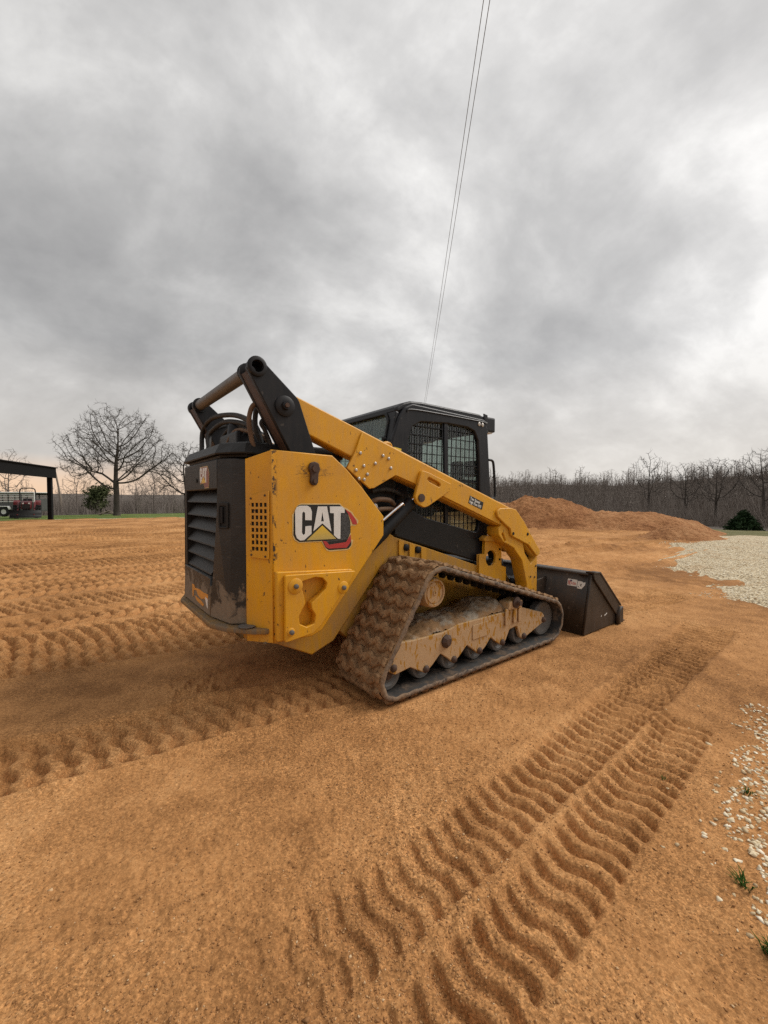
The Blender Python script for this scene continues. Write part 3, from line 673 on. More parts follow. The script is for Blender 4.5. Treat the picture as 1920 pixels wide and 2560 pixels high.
# ================================================================== the track loader
def build_loader():
    root = bpy.data.objects.new('compact_track_loader', None); C.objects.link(root)
    root.location = (MO[0], MO[1], 0); root.rotation_euler = (0, 0, MYAW)
    tag(root, 'large yellow and black tracked loader with muddy rubber tracks and bucket lowered', 'track loader')
    A = root
    # ---------------- chassis
    core = [(-0.58, 1.37), (0.12, 1.37), (0.20, 1.20), (0.354, 0.952), (0.43, 0.915), (0.445, 0.836), (-0.049, 0.277), (-0.202, 0.221), (-0.424, 0.335), (-0.60, 0.40)]
    plate('chassis', core, -0.53, 0.53, m_dusty, A, bev=0.008)
    low = [(0.38, 0.955), (0.471, 0.899), (0.788, 0.799), (1.47, 0.576), (1.70, 0.533), (1.74, 0.33), (1.52, 0.24), (0.10, 0.24), (0.0, 0.33)]
    lf = plate('lower_frame', low, -0.50, 0.50, m_dusty, A, bev=0.006)
    for x, z in ((0.565, 0.838), (0.682, 0.812)):
        for s in (-1, 1): lathe('frame_bolt', [(0, s * -0.0), (0.026, 0), (0.026, s * 0.018), (0.012, s * 0.026), (0, s * 0.026)], m_black, lf, (x, s * 0.50, z - 0.018), 14)
    for s in (-1, 1):
        for xa, xb, zt in ((0.50, 0.545, 0.865), (0.60, 0.65, 0.835), (0.715, 0.765, 0.80)):
            plate('mount_block', [(xa, zt - 0.12), (xb, zt - 0.135), (xb, zt), (xa, zt + 0.012)], s * 0.50, s * 0.512, m_yellow, lf, bev=0.002)
    # ---------------- rear body
    side = [(-0.511, 1.429), (-0.143, 1.421), (-0.045, 1.346), (0.065, 1.24), (0.232, 1.059), (0.232, 0.939), (-0.215, 0.416), (-0.28, 0.392), (-0.503, 0.400)]
    for s in (-1, 1):
        sp = plate('side_panel', side, s * 0.655, s * 0.68, m_side, A, bev=0.006)
        web = [(-0.50, 1.36), (-0.16, 1.36), (0.0, 1.22), (0.16, 1.03), (0.16, 0.95), (-0.24, 0.47), (-0.49, 0.45)]
        plate('inner_web', web, s * 0.53, s * 0.655, m_dusty, A, bev=0.004)
        # latch lever with worn scratches
        lv = plate('lever', rnd([(-0.302, 1.345), (-0.292, 1.370), (-0.266, 1.378), (-0.240, 1.368), (-0.232, 1.338), (-0.243, 1.305), (-0.245, 1.262), (-0.258, 1.244), (-0.284, 1.246), (-0.294, 1.266), (-0.290, 1.308)], 0.012, 3), s * 0.68, s * 0.70, m_rust, sp, bev=0.005)
        lathe('lever_bolt', [(0, 0), (0.020, 0), (0.020, s * 0.012), (0, s * 0.012)], m_rust, sp, (-0.268, s * 0.70, 1.337), 6, smooth=False)
        lathe('lever_bolt', [(0, 0), (0.013, 0), (0.013, s * 0.010), (0, s * 0.010)], m_rust, sp, (-0.268, s * 0.70, 1.268), 6, smooth=False)
        # stepped tie-down plate with its key-shaped slot
        slot = [(-0.37, 0.724), (-0.287, 0.738), (-0.241, 0.728), (-0.214, 0.697), (-0.223, 0.665), (-0.265, 0.63), (-0.314, 0.597), (-0.31, 0.564), (-0.288, 0.528), (-0.293, 0.481), (-0.341, 0.47), (-0.384, 0.494), (-0.388, 0.538), (-0.367, 0.573), (-0.349, 0.602), (-0.358, 0.643), (-0.37, 0.685)]
        cx, cz = np.mean(slot, axis=0)
        big = [(cx + (a - cx) * 1.12, cz + (b - cz) * 1.04) for a, b in slot]
        td = plate('tie_down_plate', rnd([(-0.466, 0.768), (-0.013, 0.745), (-0.252, 0.465), (-0.302, 0.428), (-0.469, 0.409)], 0.012, 3), s * 0.715, s * 0.738, m_yellow, A, [rnd(slot, 0.012, 2)], 0.004)
        plate('backing_plate', rnd([(-0.502, 0.785), (-0.02, 0.752), (-0.262, 0.462), (-0.312, 0.420), (-0.503, 0.415)], 0.01, 3), s * 0.682, s * 0.7145, m_yellow, td, [rnd(big, 0.012, 2)], 0.004)
        for x, z, r in ((-0.408, 0.704, 0.042), (-0.109, 0.658, 0.036), (-0.435, 0.462, 0.022)):
            lathe('boss', [(0, 0), (r, 0), (r, s * 0.003), (r - 0.004, s * 0.006), (0, s * 0.006)], m_yellow, td, (x, s * 0.738, z), 28)
            lathe('bolt', [(0, 0), (0.013, 0), (0.013, s * 0.011), (0.006, s * 0.015), (0, s * 0.015)], m_tube, td, (x, s * 0.744, z), 12)
        # slanted rear corner panel with the perforated vent
        p0 = Vector((-0.600, s * 0.535, 0)); p1 = Vector((-0.5085, s * 0.676, 0)); d = (p1 - p0); ln = d.length; d.normalize()
        nrm = Vector((-d.y * s, d.x * s, 0)) * (1 if s > 0 else 1)
        nrm = Vector((-abs(d.y), s * abs(d.x), 0))
        mt = Matrix(((d.x, 0, nrm.x, p0.x), (d.y, 0, nrm.y, p0.y), (0, 1, 0, 0), (0, 0, 0, 1)))
        cp = plate_m('corner_panel', [(0, 0.395), (ln, 0.400), (ln, 1.427), (0, 1.385)], 0.02, Matrix.Translation(-nrm * 0.008) @ mt, m_yellow, A, bev=0.003)
        plate_m('vent_shade_sheet', rect(0.042, ln - 0.028, 0.885, 1.165), 0.004, Matrix.Translation(nrm * 0.0045) @ mt, m_dark, cp, bev=0.0005)  # near-black sheet on the panel paints the shade behind the holes
        hs = []
        for i in range(4):
            for k in range(8):
                u = 0.047 + i * 0.0265; w = 0.893 + k * 0.0335; hs.append(rect(u, u + 0.0165, w, w + 0.021))
        plate_m('vent_plate', rnd([(0.032, 0.858), (ln - 0.016, 0.850), (ln - 0.012, 1.215), (0.036, 1.185)], 0.008, 3), 0.006, Matrix.Translation(nrm * 0.011) @ mt, m_yellow, cp, hs, 0.0008)
        for u, w in ((0.045, 1.172), (ln - 0.035, 1.188), (0.045, 0.870), (ln - 0.035, 0.864)):
            o = lathe('vent_screw', [(0, 0), (0.006, 0), (0.006, 0.004), (0, 0.004)], m_rust, cp, (0, 0, 0), 8, 'Z'); o.data.transform(Matrix.Translation(nrm * 0.013) @ mt @ Matrix.Translation((u, w, 0)))
    # decal on the right side panel
    decal_on_side(A)
    # rear sill
    sill = [(-0.748, -0.365), (-0.748, 0.365), (-0.70, 0.49), (-0.60, 0.62), (-0.54, 0.66), (-0.50, 0.655), (-0.50, -0.655), (-0.54, -0.66), (-0.60, -0.62), (-0.70, -0.49)]
    sm = plate_m('rear_sill', rnd(sill, 0.02, 3), 0.028, Matrix.Translation((0, 0, 0.462)), m_sill, A, bev=0.006)
    for s in (-1, 1):
        lathe('sill_plug', [(0, 0), (0.045, 0), (0.048, 0.004), (0.03, 0.007), (0, 0.006)], m_tube, sm, (-0.605, s * 0.555, 0.480), 24, 'Z')
    plate_m('sill_skirt', rnd([(max(a + 0.09, -0.60) if a < -0.55 else a, b * 0.97) for a, b in sill], 0.01, 2), 0.05, Matrix.Translation((0, 0, 0.4225)), m_sill, sm, bev=0.015)
    rear_door(A)
    # hood over the engine
    def octo(ix, iy): return [(-0.708 + ix, -0.375 + iy * 0.6), (-0.655 + ix, -0.470 + iy), (-0.60 + ix * 0.7, -0.53 + iy), (0.02, -0.53 + iy), (0.02, 0.53 - iy), (-0.60 + ix * 0.7, 0.53 - iy), (-0.655 + ix, 0.470 - iy), (-0.708 + ix, 0.375 - iy * 0.6)]
    bm = bmesh.new(); rings = []
    for z, ix, iy in ((1.400, 0.03, 0.03), (1.413, 0.028, 0.028), (1.416, -0.002, -0.002), (1.424, -0.004, -0.004), (1.478, 0.028, 0.030), (1.488, 0.05, 0.05)):
        rings.append([bm.verts.new((a, b, z)) for a, b in octo(ix, iy)])
    for r0, r1 in zip(rings, rings[1:]):
        for i in range(8): bm.faces.new((r0[i], r0[(i + 1) % 8], r1[(i + 1) % 8], r1[i]))
    bm.faces.new(rings[-1]); bm.faces.new(rings[0][::-1])
    bm_obj('engine_hood', bm, m_plastic, A)
    box('engine_block', -0.30, 0.48, -0.50, 0.50, 0.95, 1.36, m_dark, A, 0.02)
    box('valve_block', -0.52, -0.36, -0.16, 0.20, 1.485, 1.60, m_black, A, 0.02)
    lathe('swivel_joint', [(0, 0.09), (0.05, 0.085), (0.062, 0.06), (0.07, 0), (0, 0)], m_black, A, (-0.44, 0.06, 1.60), 20, 'Z')
    # ---------------- hoses over the hood
    def hz(pts, x, jit=0.0): return [(x + jit * i, a, b) for i, (a, b) in enumerate(pts)]
    tube('hose', hz([(0.50, 1.44), (0.55, 1.56), (0.556, 1.685), (0.362, 1.746), (0.032, 1.721), (-0.212, 1.669), (-0.40, 1.585), (-0.46, 1.46)], -0.56, 0.012), 0.017, m_hose, A)
    tube('hose', hz([(0.36, 1.44), (0.394, 1.552), (0.413, 1.648), (0.212, 1.694), (-0.022, 1.671), (-0.273, 1.603), (-0.42, 1.50)], -0.56, 0.02), 0.017, m_hose, A)
    tube('hose', hz([(0.22, 1.45), (0.29, 1.58), (0.14, 1.655), (-0.08, 1.63), (-0.33, 1.555), (-0.44, 1.46)], -0.50, 0.02), 0.015, m_hose, A)
    tube('hose', hz([(0.10, 1.46), (-0.05, 1.60), (-0.25, 1.58), (-0.42, 1.52), (-0.45, 1.45)], -0.53, 0.03), 0.013, m_hose_b, A)
    tube('hose', [(-0.44, -0.47, 1.74), (-0.531, -0.50, 1.694), (-0.558, -0.50, 1.643), (-0.563, -0.50, 1.571), (-0.545, -0.50, 1.478), (-0.52, -0.50, 1.40)], 0.0135, m_hose_b, A)
    tube('hose', [(-0.40, -0.46, 1.73), (-0.498, -0.47, 1.686), (-0.514, -0.46, 1.631), (-0.51, -0.46, 1.558), (-0.485, -0.46, 1.487), (-0.46, -0.46, 1.40)], 0.0145, m_hose, A)
    tube('hose', [(-0.42, -0.49, 1.66), (-0.489, -0.49, 1.603), (-0.47, -0.49, 1.557), (-0.44, -0.49, 1.486), (-0.42, -0.49, 1.40)], 0.0125, m_hose, A)
    tube('hose', [(-0.40, -0.44, 1.70), (-0.455, -0.44, 1.62), (-0.43, -0.43, 1.52), (-0.38, -0.43, 1.42)], 0.0125, m_hose, A)
    tube('hose', [(-0.40, 0.45, 1.72), (-0.52, 0.45, 1.66), (-0.53, 0.44, 1.55), (-0.49, 0.44, 1.42)], 0.0145, m_hose, A)
    # ---------------- lift arms
    for s in (-1, 1): lift_arm(A, s)
    lathe('cross_tube', [(0, -0.505), (0.037, -0.505), (0.037, 0.505), (0, 0.505)], m_tube, A, (-0.57, 0, 1.858), 28)
    # arm cross member and coupler behind the bucket
    box('coupler', 1.98, 2.07, -0.60, 0.60, 0.09, 0.42, m_black, A, 0.01)
    for s in (-1, 1):
        tube('tilt_cylinder', [(1.55, s * 0.40, 0.86), (1.80, s * 0.40, 0.56)], 0.036, m_black, A, 14, False)
        tube('tilt_rod', [(1.79, s * 0.40, 0.572), (1.99, s * 0.40, 0.34)], 0.018, m_chrome, A, 12, False)
        tube('coupler_hose', [(1.52, s * 0.30, 0.80), (1.70, s * 0.33, 0.72), (1.78, s * 0.35, 0.50), (1.92, s * 0.36, 0.38)], 0.014, m_hose, A)
        tube('coupler_hose', [(1.52, s * 0.25, 0.70), (1.66, s * 0.28, 0.60), (1.80, s * 0.30, 0.44), (1.95, s * 0.32, 0.30)], 0.014, m_hose, A)
        # front upright that carries the arm stop
        fb = plate('front_upright', [(1.36, 0.60), (1.36, 0.70), (1.43, 0.70), (1.435, 0.83), (1.60, 0.80), (1.655, 0.78), (1.655, 0.58), (1.72, 0.56), (1.72, 0.42), (1.36, 0.42)], s * 0.50, s * 0.525, m_yellow, A,
                   [circle(1.515, 0.66, 0.068, 20)], 0.004)
        plate('arm_stop', [(1.39, 0.835), (1.43, 0.86), (1.63, 0.835), (1.68, 0.79), (1.71, 0.70), (1.66, 0.745), (1.60, 0.80), (1.40, 0.815)], s * 0.49, s * 0.55, m_dusty, fb, bev=0.005)
        for x, z in ((1.63, 0.73), (1.63, 0.64)): lathe('upright_bolt', [(0, 0), (0.009, 0), (0.009, s * 0.008), (0, s * 0.008)], m_black, fb, (x, s * 0.525, z), 8)
    # ---------------- cab
    cab(A)
    # ---------------- tracks
    for s in (-1, 1): track(A, s)
    bucket(A)
    return root

def decal_on_side(A):
    y = -0.680
    rim = [(-0.397, 1.085), (-0.39, 1.089), (-0.384, 1.105), (-0.365, 1.135), (-0.343, 1.144), (-0.093, 1.142), (-0.076, 1.125), (-0.041, 1.11), (-0.005, 1.087), (0.008, 1.064), (0.036, 1.04), (0.036, 1.025), (0.013, 1.007), (-0.014, 1.01), (-0.028, 0.995), (-0.019, 0.967), (-0.017, 0.925), (-0.001, 0.922), (-0.01, 0.891), (-0.028, 0.869), (-0.05, 0.864), (-0.166, 0.865), (-0.187, 0.874), (-0.203, 0.9), (-0.219, 0.925), (-0.359, 0.927), (-0.385, 0.944), (-0.396, 0.969)]
    blk = [(-0.388, 1.084), (-0.38, 1.105), (-0.362, 1.133), (-0.343, 1.138), (-0.097, 1.136), (-0.067, 1.114), (-0.045, 1.099), (-0.023, 1.035), (-0.021, 1.001), (-0.021, 0.967), (-0.046, 0.923), (-0.032, 0.911), (-0.015, 0.914), (-0.017, 0.891), (-0.037, 0.872), (-0.17, 0.873), (-0.191, 0.889), (-0.213, 0.93), (-0.355, 0.932), (-0.378, 0.947), (-0.391, 0.972)]
    Cc = [(-0.382, 1.105), (-0.373, 1.123), (-0.354, 1.132), (-0.308, 1.132), (-0.289, 1.121), (-0.28, 1.099), (-0.281, 1.05), (-0.322, 1.052), (-0.322, 1.091), (-0.33, 1.1), (-0.339, 1.092), (-0.342, 0.983), (-0.333, 0.969), (-0.323, 0.977), (-0.321, 1.018), (-0.283, 1.019), (-0.283, 0.975), (-0.329, 0.941), (-0.352, 0.94), (-0.372, 0.954), (-0.381, 0.978)]
    Aa = [(-0.242, 1.127), (-0.183, 1.126), (-0.155, 0.981), (-0.214, 1.03), (-0.272, 0.987)]; Ah = [(-0.214, 1.095), (-0.204, 1.041), (-0.222, 1.042)]
    Tt = [(-0.165, 1.126), (-0.082, 1.125), (-0.064, 1.11), (-0.064, 1.086), (-0.091, 1.087), (-0.094, 0.935), (-0.111, 0.936), (-0.138, 0.958), (-0.138, 1.086), (-0.163, 1.088)]
    tri = [(-0.214, 1.018), (-0.121, 0.936), (-0.314, 0.939)]
    hx = [(-0.087, 1.081), (-0.045, 1.08), (-0.028, 1.031), (-0.026, 0.971), (-0.05, 0.927), (-0.182, 0.921), (-0.195, 0.927), (-0.091, 0.933)]
    r1 = [(-0.058, 1.108), (-0.019, 1.087), (0.022, 1.037), (0.026, 1.014), (-0.005, 1.017), (-0.032, 1.072)]
    r2 = [(-0.211, 0.93), (-0.186, 0.925), (-0.17, 0.905), (-0.055, 0.913), (-0.021, 0.956), (-0.019, 0.914), (-0.037, 0.893), (-0.05, 0.879), (-0.17, 0.882), (-0.191, 0.892)]
    d = plate('side_decal', rim, y - 0.0014, y - 0.0002, m_cream, A, bev=0.0003); d['label'] = 'torn black, red and white logo decal with big white letters'
    for nm, pl, mt, k, hl in (('backing', blk, m_decalblack, 1, ()), ('honeycomb', hx, m_hex, 2, ()), ('red_band', r1, m_decalred, 2, ()), ('red_band', r2, m_decalred, 3, ()),
                              ('letter', Cc, m_white, 4, ()), ('letter', Aa, m_white, 4, [Ah]), ('letter', Tt, m_white, 4, ()), ('triangle', tri, m_gold, 4, ())):
        plate(nm, pl, y - 0.0014 - 0.0010 * k, y - 0.0006 - 0.0010 * k, mt, d, hl, 0.0002)

def rear_door(A):
    # flat centre, slanted right and left edges, sides back to the yellow corner panels
    box('door_core', -0.622, -0.575, -0.46, 0.46, 0.48, 1.39, m_dark, A, 0.004)
    rd = plate_x('rear_door', [(-0.385, 1.222), (0.385, 1.222), (0.385, 1.392), (-0.385, 1.392)], -0.735, -0.66, m_plastic, A, bev=0.008)
    plate_x('lower_panel', [(-0.24, 0.482), (0.40, 0.482), (0.37, 0.712), (-0.26, 0.712)], -0.745, -0.66, m_plastic_mud, rd, bev=0.006)
    box('stile', -0.735, -0.66, 0.345, 0.385, 0.70, 1.224, m_plastic, rd, 0.004)
    for s in (-1, 1):
        bm = bmesh.new()
        # slanted edge board, wider towards the foot
        t0 = (-0.735, s * 0.385, 1.392); t1 = (-0.672, s * 0.475, 1.392); t2 = (-0.602, s * 0.532, 1.385)
        b0 = (-0.745, s * 0.245, 0.482); b1 = (-0.700, s * 0.470, 0.482); b2 = (-0.602, s * 0.532, 0.482)
        m0 = (-0.740, s * 0.375, 1.10); m1 = (-0.682, s * 0.474, 1.10); m2 = (-0.602, s * 0.532, 1.10)
        if s > 0: b0 = (-0.745, s * 0.39, 0.482); m0 = (-0.74, s * 0.386, 1.10)
        i0 = [(-0.62, p[1] * 0.9, p[2]) for p in (t0, m0, b0)]
        vs_ = {k: bm.verts.new(v) for k, v in dict(t0=t0, t1=t1, t2=t2, b0=b0, b1=b1, b2=b2, m0=m0, m1=m1, m2=m2, i0=i0[0], i1=i0[1], i2=i0[2]).items()}
        for f in (('t0', 't1', 'm1', 'm0'), ('m0', 'm1', 'b1', 'b0'), ('t1', 't2', 'm2', 'm1'), ('m1', 'm2', 'b2', 'b1'), ('t0', 'm0', 'i1', 'i0'), ('m0', 'b0', 'i2', 'i1'), ('t0', 'i0', 't2', 't1'), ('b0', 'b1', 'b2', 'i2')):
            bm.faces.new([vs_[k] for k in f])
        bmesh.ops.bevel(bm, geom=[e for e in bm.edges if len(e.link_faces) == 2], offset=0.006, segments=2, affect='EDGES')
        eb = bm_obj('edge_board', bm, m_plastic_mud if s < 0 else m_plastic, rd)
    # handle let into the right-hand slanted board
    p0 = Vector((-0.7385, -0.375, 0)); p1 = Vector((-0.682, -0.474, 0)); d = (p1 - p0); ln = d.length; d.normalize(); nr = Vector((-abs(d.y), -abs(d.x), 0))
    mt = Matrix(((d.x, 0, nr.x, p0.x), (d.y, 0, nr.y, p0.y), (0, 1, 0, 0), (0, 0, 0, 1)))
    hd = plate_m('handle_frame', rnd(rect(0.022, 0.092, 1.005, 1.150), 0.01, 3), 0.014, Matrix.Translation(nr * 0.004) @ mt, m_plastic, rd, [rnd(rect(0.034, 0.080, 1.017, 1.130), 0.006, 3)], 0.003)
    plate_m('handle_pocket', rect(0.032, 0.082, 1.015, 1.132), 0.004, Matrix.Translation(nr * 0.001) @ mt, m_dark, rd, bev=0.0005)
    plate_m('handle_grip', rnd(rect(0.040, 0.056, 1.035, 1.125), 0.005, 3), 0.012, Matrix.Translation(nr * 0.008) @ mt, m_black, rd, bev=0.003)
    # slanting louvre slats
    for k in range(6):
        zt = 1.222 - 0.0855 * k; yl, yr = 0.345, -0.385 + 0.018 * k + (0.07 if k > 4 else 0)
        bm = bmesh.new()
        P = [(-0.668, zt + 0.012), (-0.728, zt - 0.066), (-0.730, zt - 0.074), (-0.722, zt - 0.076), (-0.655, zt + 0.004)]
        a = [bm.verts.new((x, yl, z)) for x, z in P]; b = [bm.verts.new((x, yr, z)) for x, z in P]
        for i in range(5): bm.faces.new((a[i], a[(i + 1) % 5], b[(i + 1) % 5], b[i]))
        bm.faces.new(a[::-1]); bm.faces.new(b); bm_obj('louvre', bm, m_plastic, rd)
    rd.location.x = 0.030
    # small logo on the top band, letters as on the side
    X = -0.7355
    def px(pts): return [(-0.125 - (a + 0.20) * 0.50, 1.305 + (b - 1.02) * 0.47) for a, b in pts]
    dc = plate_x('rear_decal', px([(-0.39, 1.145), (-0.05, 1.145), (0.02, 1.06), (0.0, 0.87), (-0.18, 0.865), (-0.22, 0.925), (-0.39, 0.925)]), X - 0.001, X, m_cream, rd, bev=0.0002)
    plate_x('red_band', px([(-0.38, 1.138), (-0.055, 1.138), (0.012, 1.058), (-0.006, 0.878), (-0.176, 0.873), (-0.214, 0.932), (-0.38, 0.932)]), X - 0.002, X - 0.001, simple('dull_red_decal', (0.22, 0.075, 0.06), 0.5), dc, bev=0.0002)
    for nm, pl, mt_, hl in (('letter', [(-0.382, 1.105), (-0.373, 1.123), (-0.354, 1.132), (-0.308, 1.132), (-0.289, 1.121), (-0.28, 1.099), (-0.281, 1.05), (-0.318, 1.052), (-0.318, 1.091), (-0.33, 1.1), (-0.342, 1.092), (-0.342, 0.983), (-0.333, 0.969), (-0.321, 0.977), (-0.321, 1.018), (-0.283, 1.019), (-0.283, 0.975), (-0.329, 0.941), (-0.352, 0.94), (-0.372, 0.954), (-0.381, 0.978)], m_white, ()),
                            ('letter', [(-0.242, 1.127), (-0.183, 1.126), (-0.155, 0.981), (-0.214, 1.03), (-0.272, 0.987)], m_white, [[(-0.214, 1.095), (-0.204, 1.041), (-0.222, 1.042)]]),
                            ('letter', [(-0.165, 1.126), (-0.064, 1.125), (-0.064, 1.086), (-0.091, 1.087), (-0.094, 0.935), (-0.111, 0.936), (-0.138, 0.958), (-0.138, 1.086), (-0.163, 1.088)], m_white, ()),
                            ('triangle', [(-0.214, 1.018), (-0.121, 0.936), (-0.314, 0.939)], m_gold, ())):
        plate_x(nm, px(pl), X - 0.003, X - 0.002, mt_, dc, [px(h) for h in hl], 0.0002)
    lathe('door_lock', [(0, 0), (0.013, 0), (0.013, -0.006), (0, -0.006)], m_dark, rd, (-0.735, 0.05, 1.285), 12, 'X')
    # what is left of an orange sticker under the mud
    st = plate_x('worn_sticker', [(0.169, 0.609), (0.11, 0.612), (0.09, 0.595), (-0.03, 0.605), (-0.10, 0.60), (-0.212, 0.606), (-0.205, 0.56), (-0.12, 0.565), (-0.06, 0.55), (0.02, 0.56), (0.06, 0.585), (0.12, 0.575), (0.14, 0.524), (0.155, 0.53)], -0.7468, -0.7455, m_warn, rd, bev=0.0002)
    plate_x('worn_sticker', [(0.10, 0.545), (-0.05, 0.54), (-0.12, 0.53), (-0.10, 0.512), (0.06, 0.52)], -0.7468, -0.7455, m_warn, rd, bev=0.0002)
    plate_x('worn_sticker', [(-0.15, 0.58), (-0.205, 0.578), (-0.21, 0.52), (-0.19, 0.525), (-0.165, 0.555)], -0.7474, -0.7469, m_white, rd, bev=0.0002)

def lift_arm(A, s):
    tw = [(-0.6205, 1.842), (-0.618, 1.872), (-0.600, 1.898), (-0.57, 1.908), (-0.540, 1.898), (-0.36, 1.745), (-0.340, 1.728), (-0.329, 1.711), (-0.233, 1.439), (-0.19, 1.30), (-0.32, 1.30), (-0.396, 1.447)]
    t = plate('arm_tower', tw, s * 0.612, s * 0.64, m_black, A, [circle(-0.57, 1.858, 0.030, 20)], 0.004)
    plate('tower_plate', [(a, b) for a, b in tw], s * 0.495, s * 0.525, m_black, t, bev=0.004)
    # closed rear edge of the box section
    for (xa, za), (xb, zb) in (((-0.612, 1.835), (-0.318, 1.31)),):
        plate('tower_edge', [(xa, za), (xa + 0.018, za + 0.004), (xb + 0.018, zb), (xb, zb)], s * 0.525, s * 0.612, m_rust, t, bev=0.002)
    lathe('tower_boss', [(0.032, 0), (0.052, 0), (0.052, s * 0.010), (0.046, s * 0.014), (0.032, s * 0.014), (0.032, s * -0.10)], m_black, t, (-0.57, s * 0.64, 1.858), 28)
    lathe('tower_boss', [(0.038, 0), (0.052, 0), (0.052, s * -0.012), (0.038, s * -0.012)], m_black, t, (-0.57, s * 0.495, 1.858), 28)
    lathe('pivot_pin', [(0, 0), (0.056, 0), (0.056, s * 0.008), (0.050, s * 0.012), (0.024, s * 0.012), (0.021, s * 0.030), (0, s * 0.030)], m_black, t, (-0.417, s * 0.64, 1.673), 28)
    lathe('pivot_bolt', [(0, 0), (0.013, 0), (0.013, s * 0.010), (0, s * 0.010)], m_rust, t, (-0.417, s * 0.67, 1.673), 6, smooth=False)
    beam = [(-0.42, 1.70), (-0.345, 1.745), (1.627, 1.100), (1.70, 1.05), (1.66, 0.90), (1.62, 0.90), (0.777, 1.190), (0.364, 1.322), (0.025, 1.428), (-0.242, 1.527), (-0.35, 1.56)]
    ab = plate('lift_arm', rnd(beam, [0, 0.02, 0.02, 0, 0, 0, 0, 0, 0, 0, 0], 3), s * 0.515, s * 0.622, m_arm, A, bev=0.008)
    web = [(0.052, 1.475), (-0.019, 1.357), (0.153, 1.233), (0.187, 1.238), (0.364, 1.325), (0.564, 1.264), (0.777, 1.199), (1.60, 0.915), (1.60, 1.092), (0.10, 1.585)]
    plate('arm_web', web, s * 0.6225, s * 0.640, m_arm, ab, bev=0.004)
    for x, z in ((0.078, 1.452), (0.255, 1.447), (0.301, 1.431), (0.193, 1.394), (0.104, 1.374), (0.319, 1.37), (0.046, 1.346), (0.131, 1.323), (0.067, 1.294), (0.106, 1.29)):
        lathe('arm_bolt', [(0, 0), (0.0105, 0), (0.0105, s * 0.007), (0.006, s * 0.011), (0, s * 0.011)], m_steel, ab, (x, s * 0.640, z), 10)
    br = [(0.581, 1.366), (0.636, 1.355), (0.862, 1.28), (0.855, 1.227), (0.637, 1.118), (0.596, 1.108), (0.528, 1.140), (0.512, 1.183), (0.568, 1.353)]
    sl = [(0.640, 1.322), (0.736, 1.288), (0.760, 1.270), (0.745, 1.252), (0.644, 1.288), (0.620, 1.305)]
    b = plate('cylinder_bracket', rnd(br, [0.02, 0.01, 0.005, 0.01, 0.03, 0.04, 0.04, 0.03, 0.01], 4), s * 0.640, s * 0.668, m_arm, ab, [rnd(sl, 0.012, 3)], 0.005)
    lathe('cylinder_pin', [(0, 0), (0.028, 0), (0.028, s * 0.010), (0, s * 0.012)], m_rust, ab, (0.566, s * 0.668, 1.176), 20)
    fp = [(1.405, 1.068), (1.452, 1.093), (1.60, 1.094), (1.671, 1.078), (1.789, 0.972), (2.041, 0.699), (2.032, 0.668), (1.995, 0.650), (1.858, 0.765), (1.634, 0.848), (1.610, 0.861), (1.592, 0.918), (1.522, 0.957), (1.425, 1.02)]
    f = plate('elbow_plate', rnd(fp, [0.03, 0.02, 0.01, 0.03, 0.02, 0.02, 0.015, 0.01, 0.01, 0.01, 0.02, 0.02, 0.03, 0.02], 4), s * 0.640, s * 0.664, m_arm, A, bev=0.006)
    for x, z in ((1.63, 0.876), (1.84, 0.86)): lathe('plate_bolt', [(0, 0), (0.013, 0), (0.013, s * 0.004), (0, s * 0.004)], m_black, f, (x, s * 0.664, z), 12)
    leg = [(1.62, 1.02), (1.80, 0.955), (2.028, 0.690), (2.035, 0.618), (2.035, 0.17), (1.90, 0.17), (1.876, 0.41), (1.803, 0.626), (1.674, 0.75), (1.532, 0.809), (1.47, 0.87), (1.462, 0.93)]
    win = [(1.811, 0.785), (2.010, 0.640), (1.937, 0.585), (1.842, 0.690)]
    l = plate('arm_leg', rnd(leg, [0, 0, 0.02, 0.02, 0.02, 0.02, 0.02, 0.05, 0.05, 0.04, 0.03, 0.02], 4), s * 0.515, s * 0.638, m_arm, A, [win, rnd([(1.505, 0.885), (1.530, 0.885), (1.572, 0.815), (1.550, 0.808)], 0.008, 2)], 0.006)
    plate('leg_shade_plate', [(1.80, 0.80), (2.02, 0.65), (1.93, 0.57), (1.82, 0.69)], s * 0.55, s * 0.57, m_dark, l, bev=0.002)  # added dark plate, its black stands for shade inside the leg opening
    for x, z in ((1.995, 0.46), (2.01, 0.56), (1.93, 0.47)): lathe('leg_bolt', [(0, 0), (0.009, 0), (0.009, s * 0.005), (0, s * 0.006)], m_rust, l, (x, s * 0.638, z), 8)
    # lift cylinder under the arm
    cy = tube('lift_cylinder', [(0.30, s * 0.585, 0.955), (0.545, s * 0.585, 1.142)], 0.046, m_black, A, 18, False)
    tube('cylinder_rod', [(0.53, s * 0.585, 1.130), (0.572, s * 0.60, 1.172)], 0.026, m_chrome, cy, 14, False)
    tube('cylinder_line', [(0.26, s * 0.632, 1.03), (0.34, s * 0.635, 1.085), (0.425, s * 0.635, 1.138), (0.44, s * 0.63, 1.130)], 0.011, m_chrome, cy, 8, False)
    tube('cylinder_base', [(-0.02, s * 0.585, 0.72), (0.30, s * 0.585, 0.955)], 0.050, m_black, cy, 18, False)
    tube('cylinder_hose', [(0.20, s * 0.56, 1.14), (0.26, s * 0.58, 1.165), (0.36, s * 0.575, 1.16), (0.42, s * 0.55, 1.13)], 0.017, m_hose_b, A)
    tube('cylinder_hose', [(0.20, s * 0.56, 1.085), (0.28, s * 0.58, 1.10), (0.38, s * 0.57, 1.10), (0.45, s * 0.55, 1.08)], 0.016, m_hose_b, A)
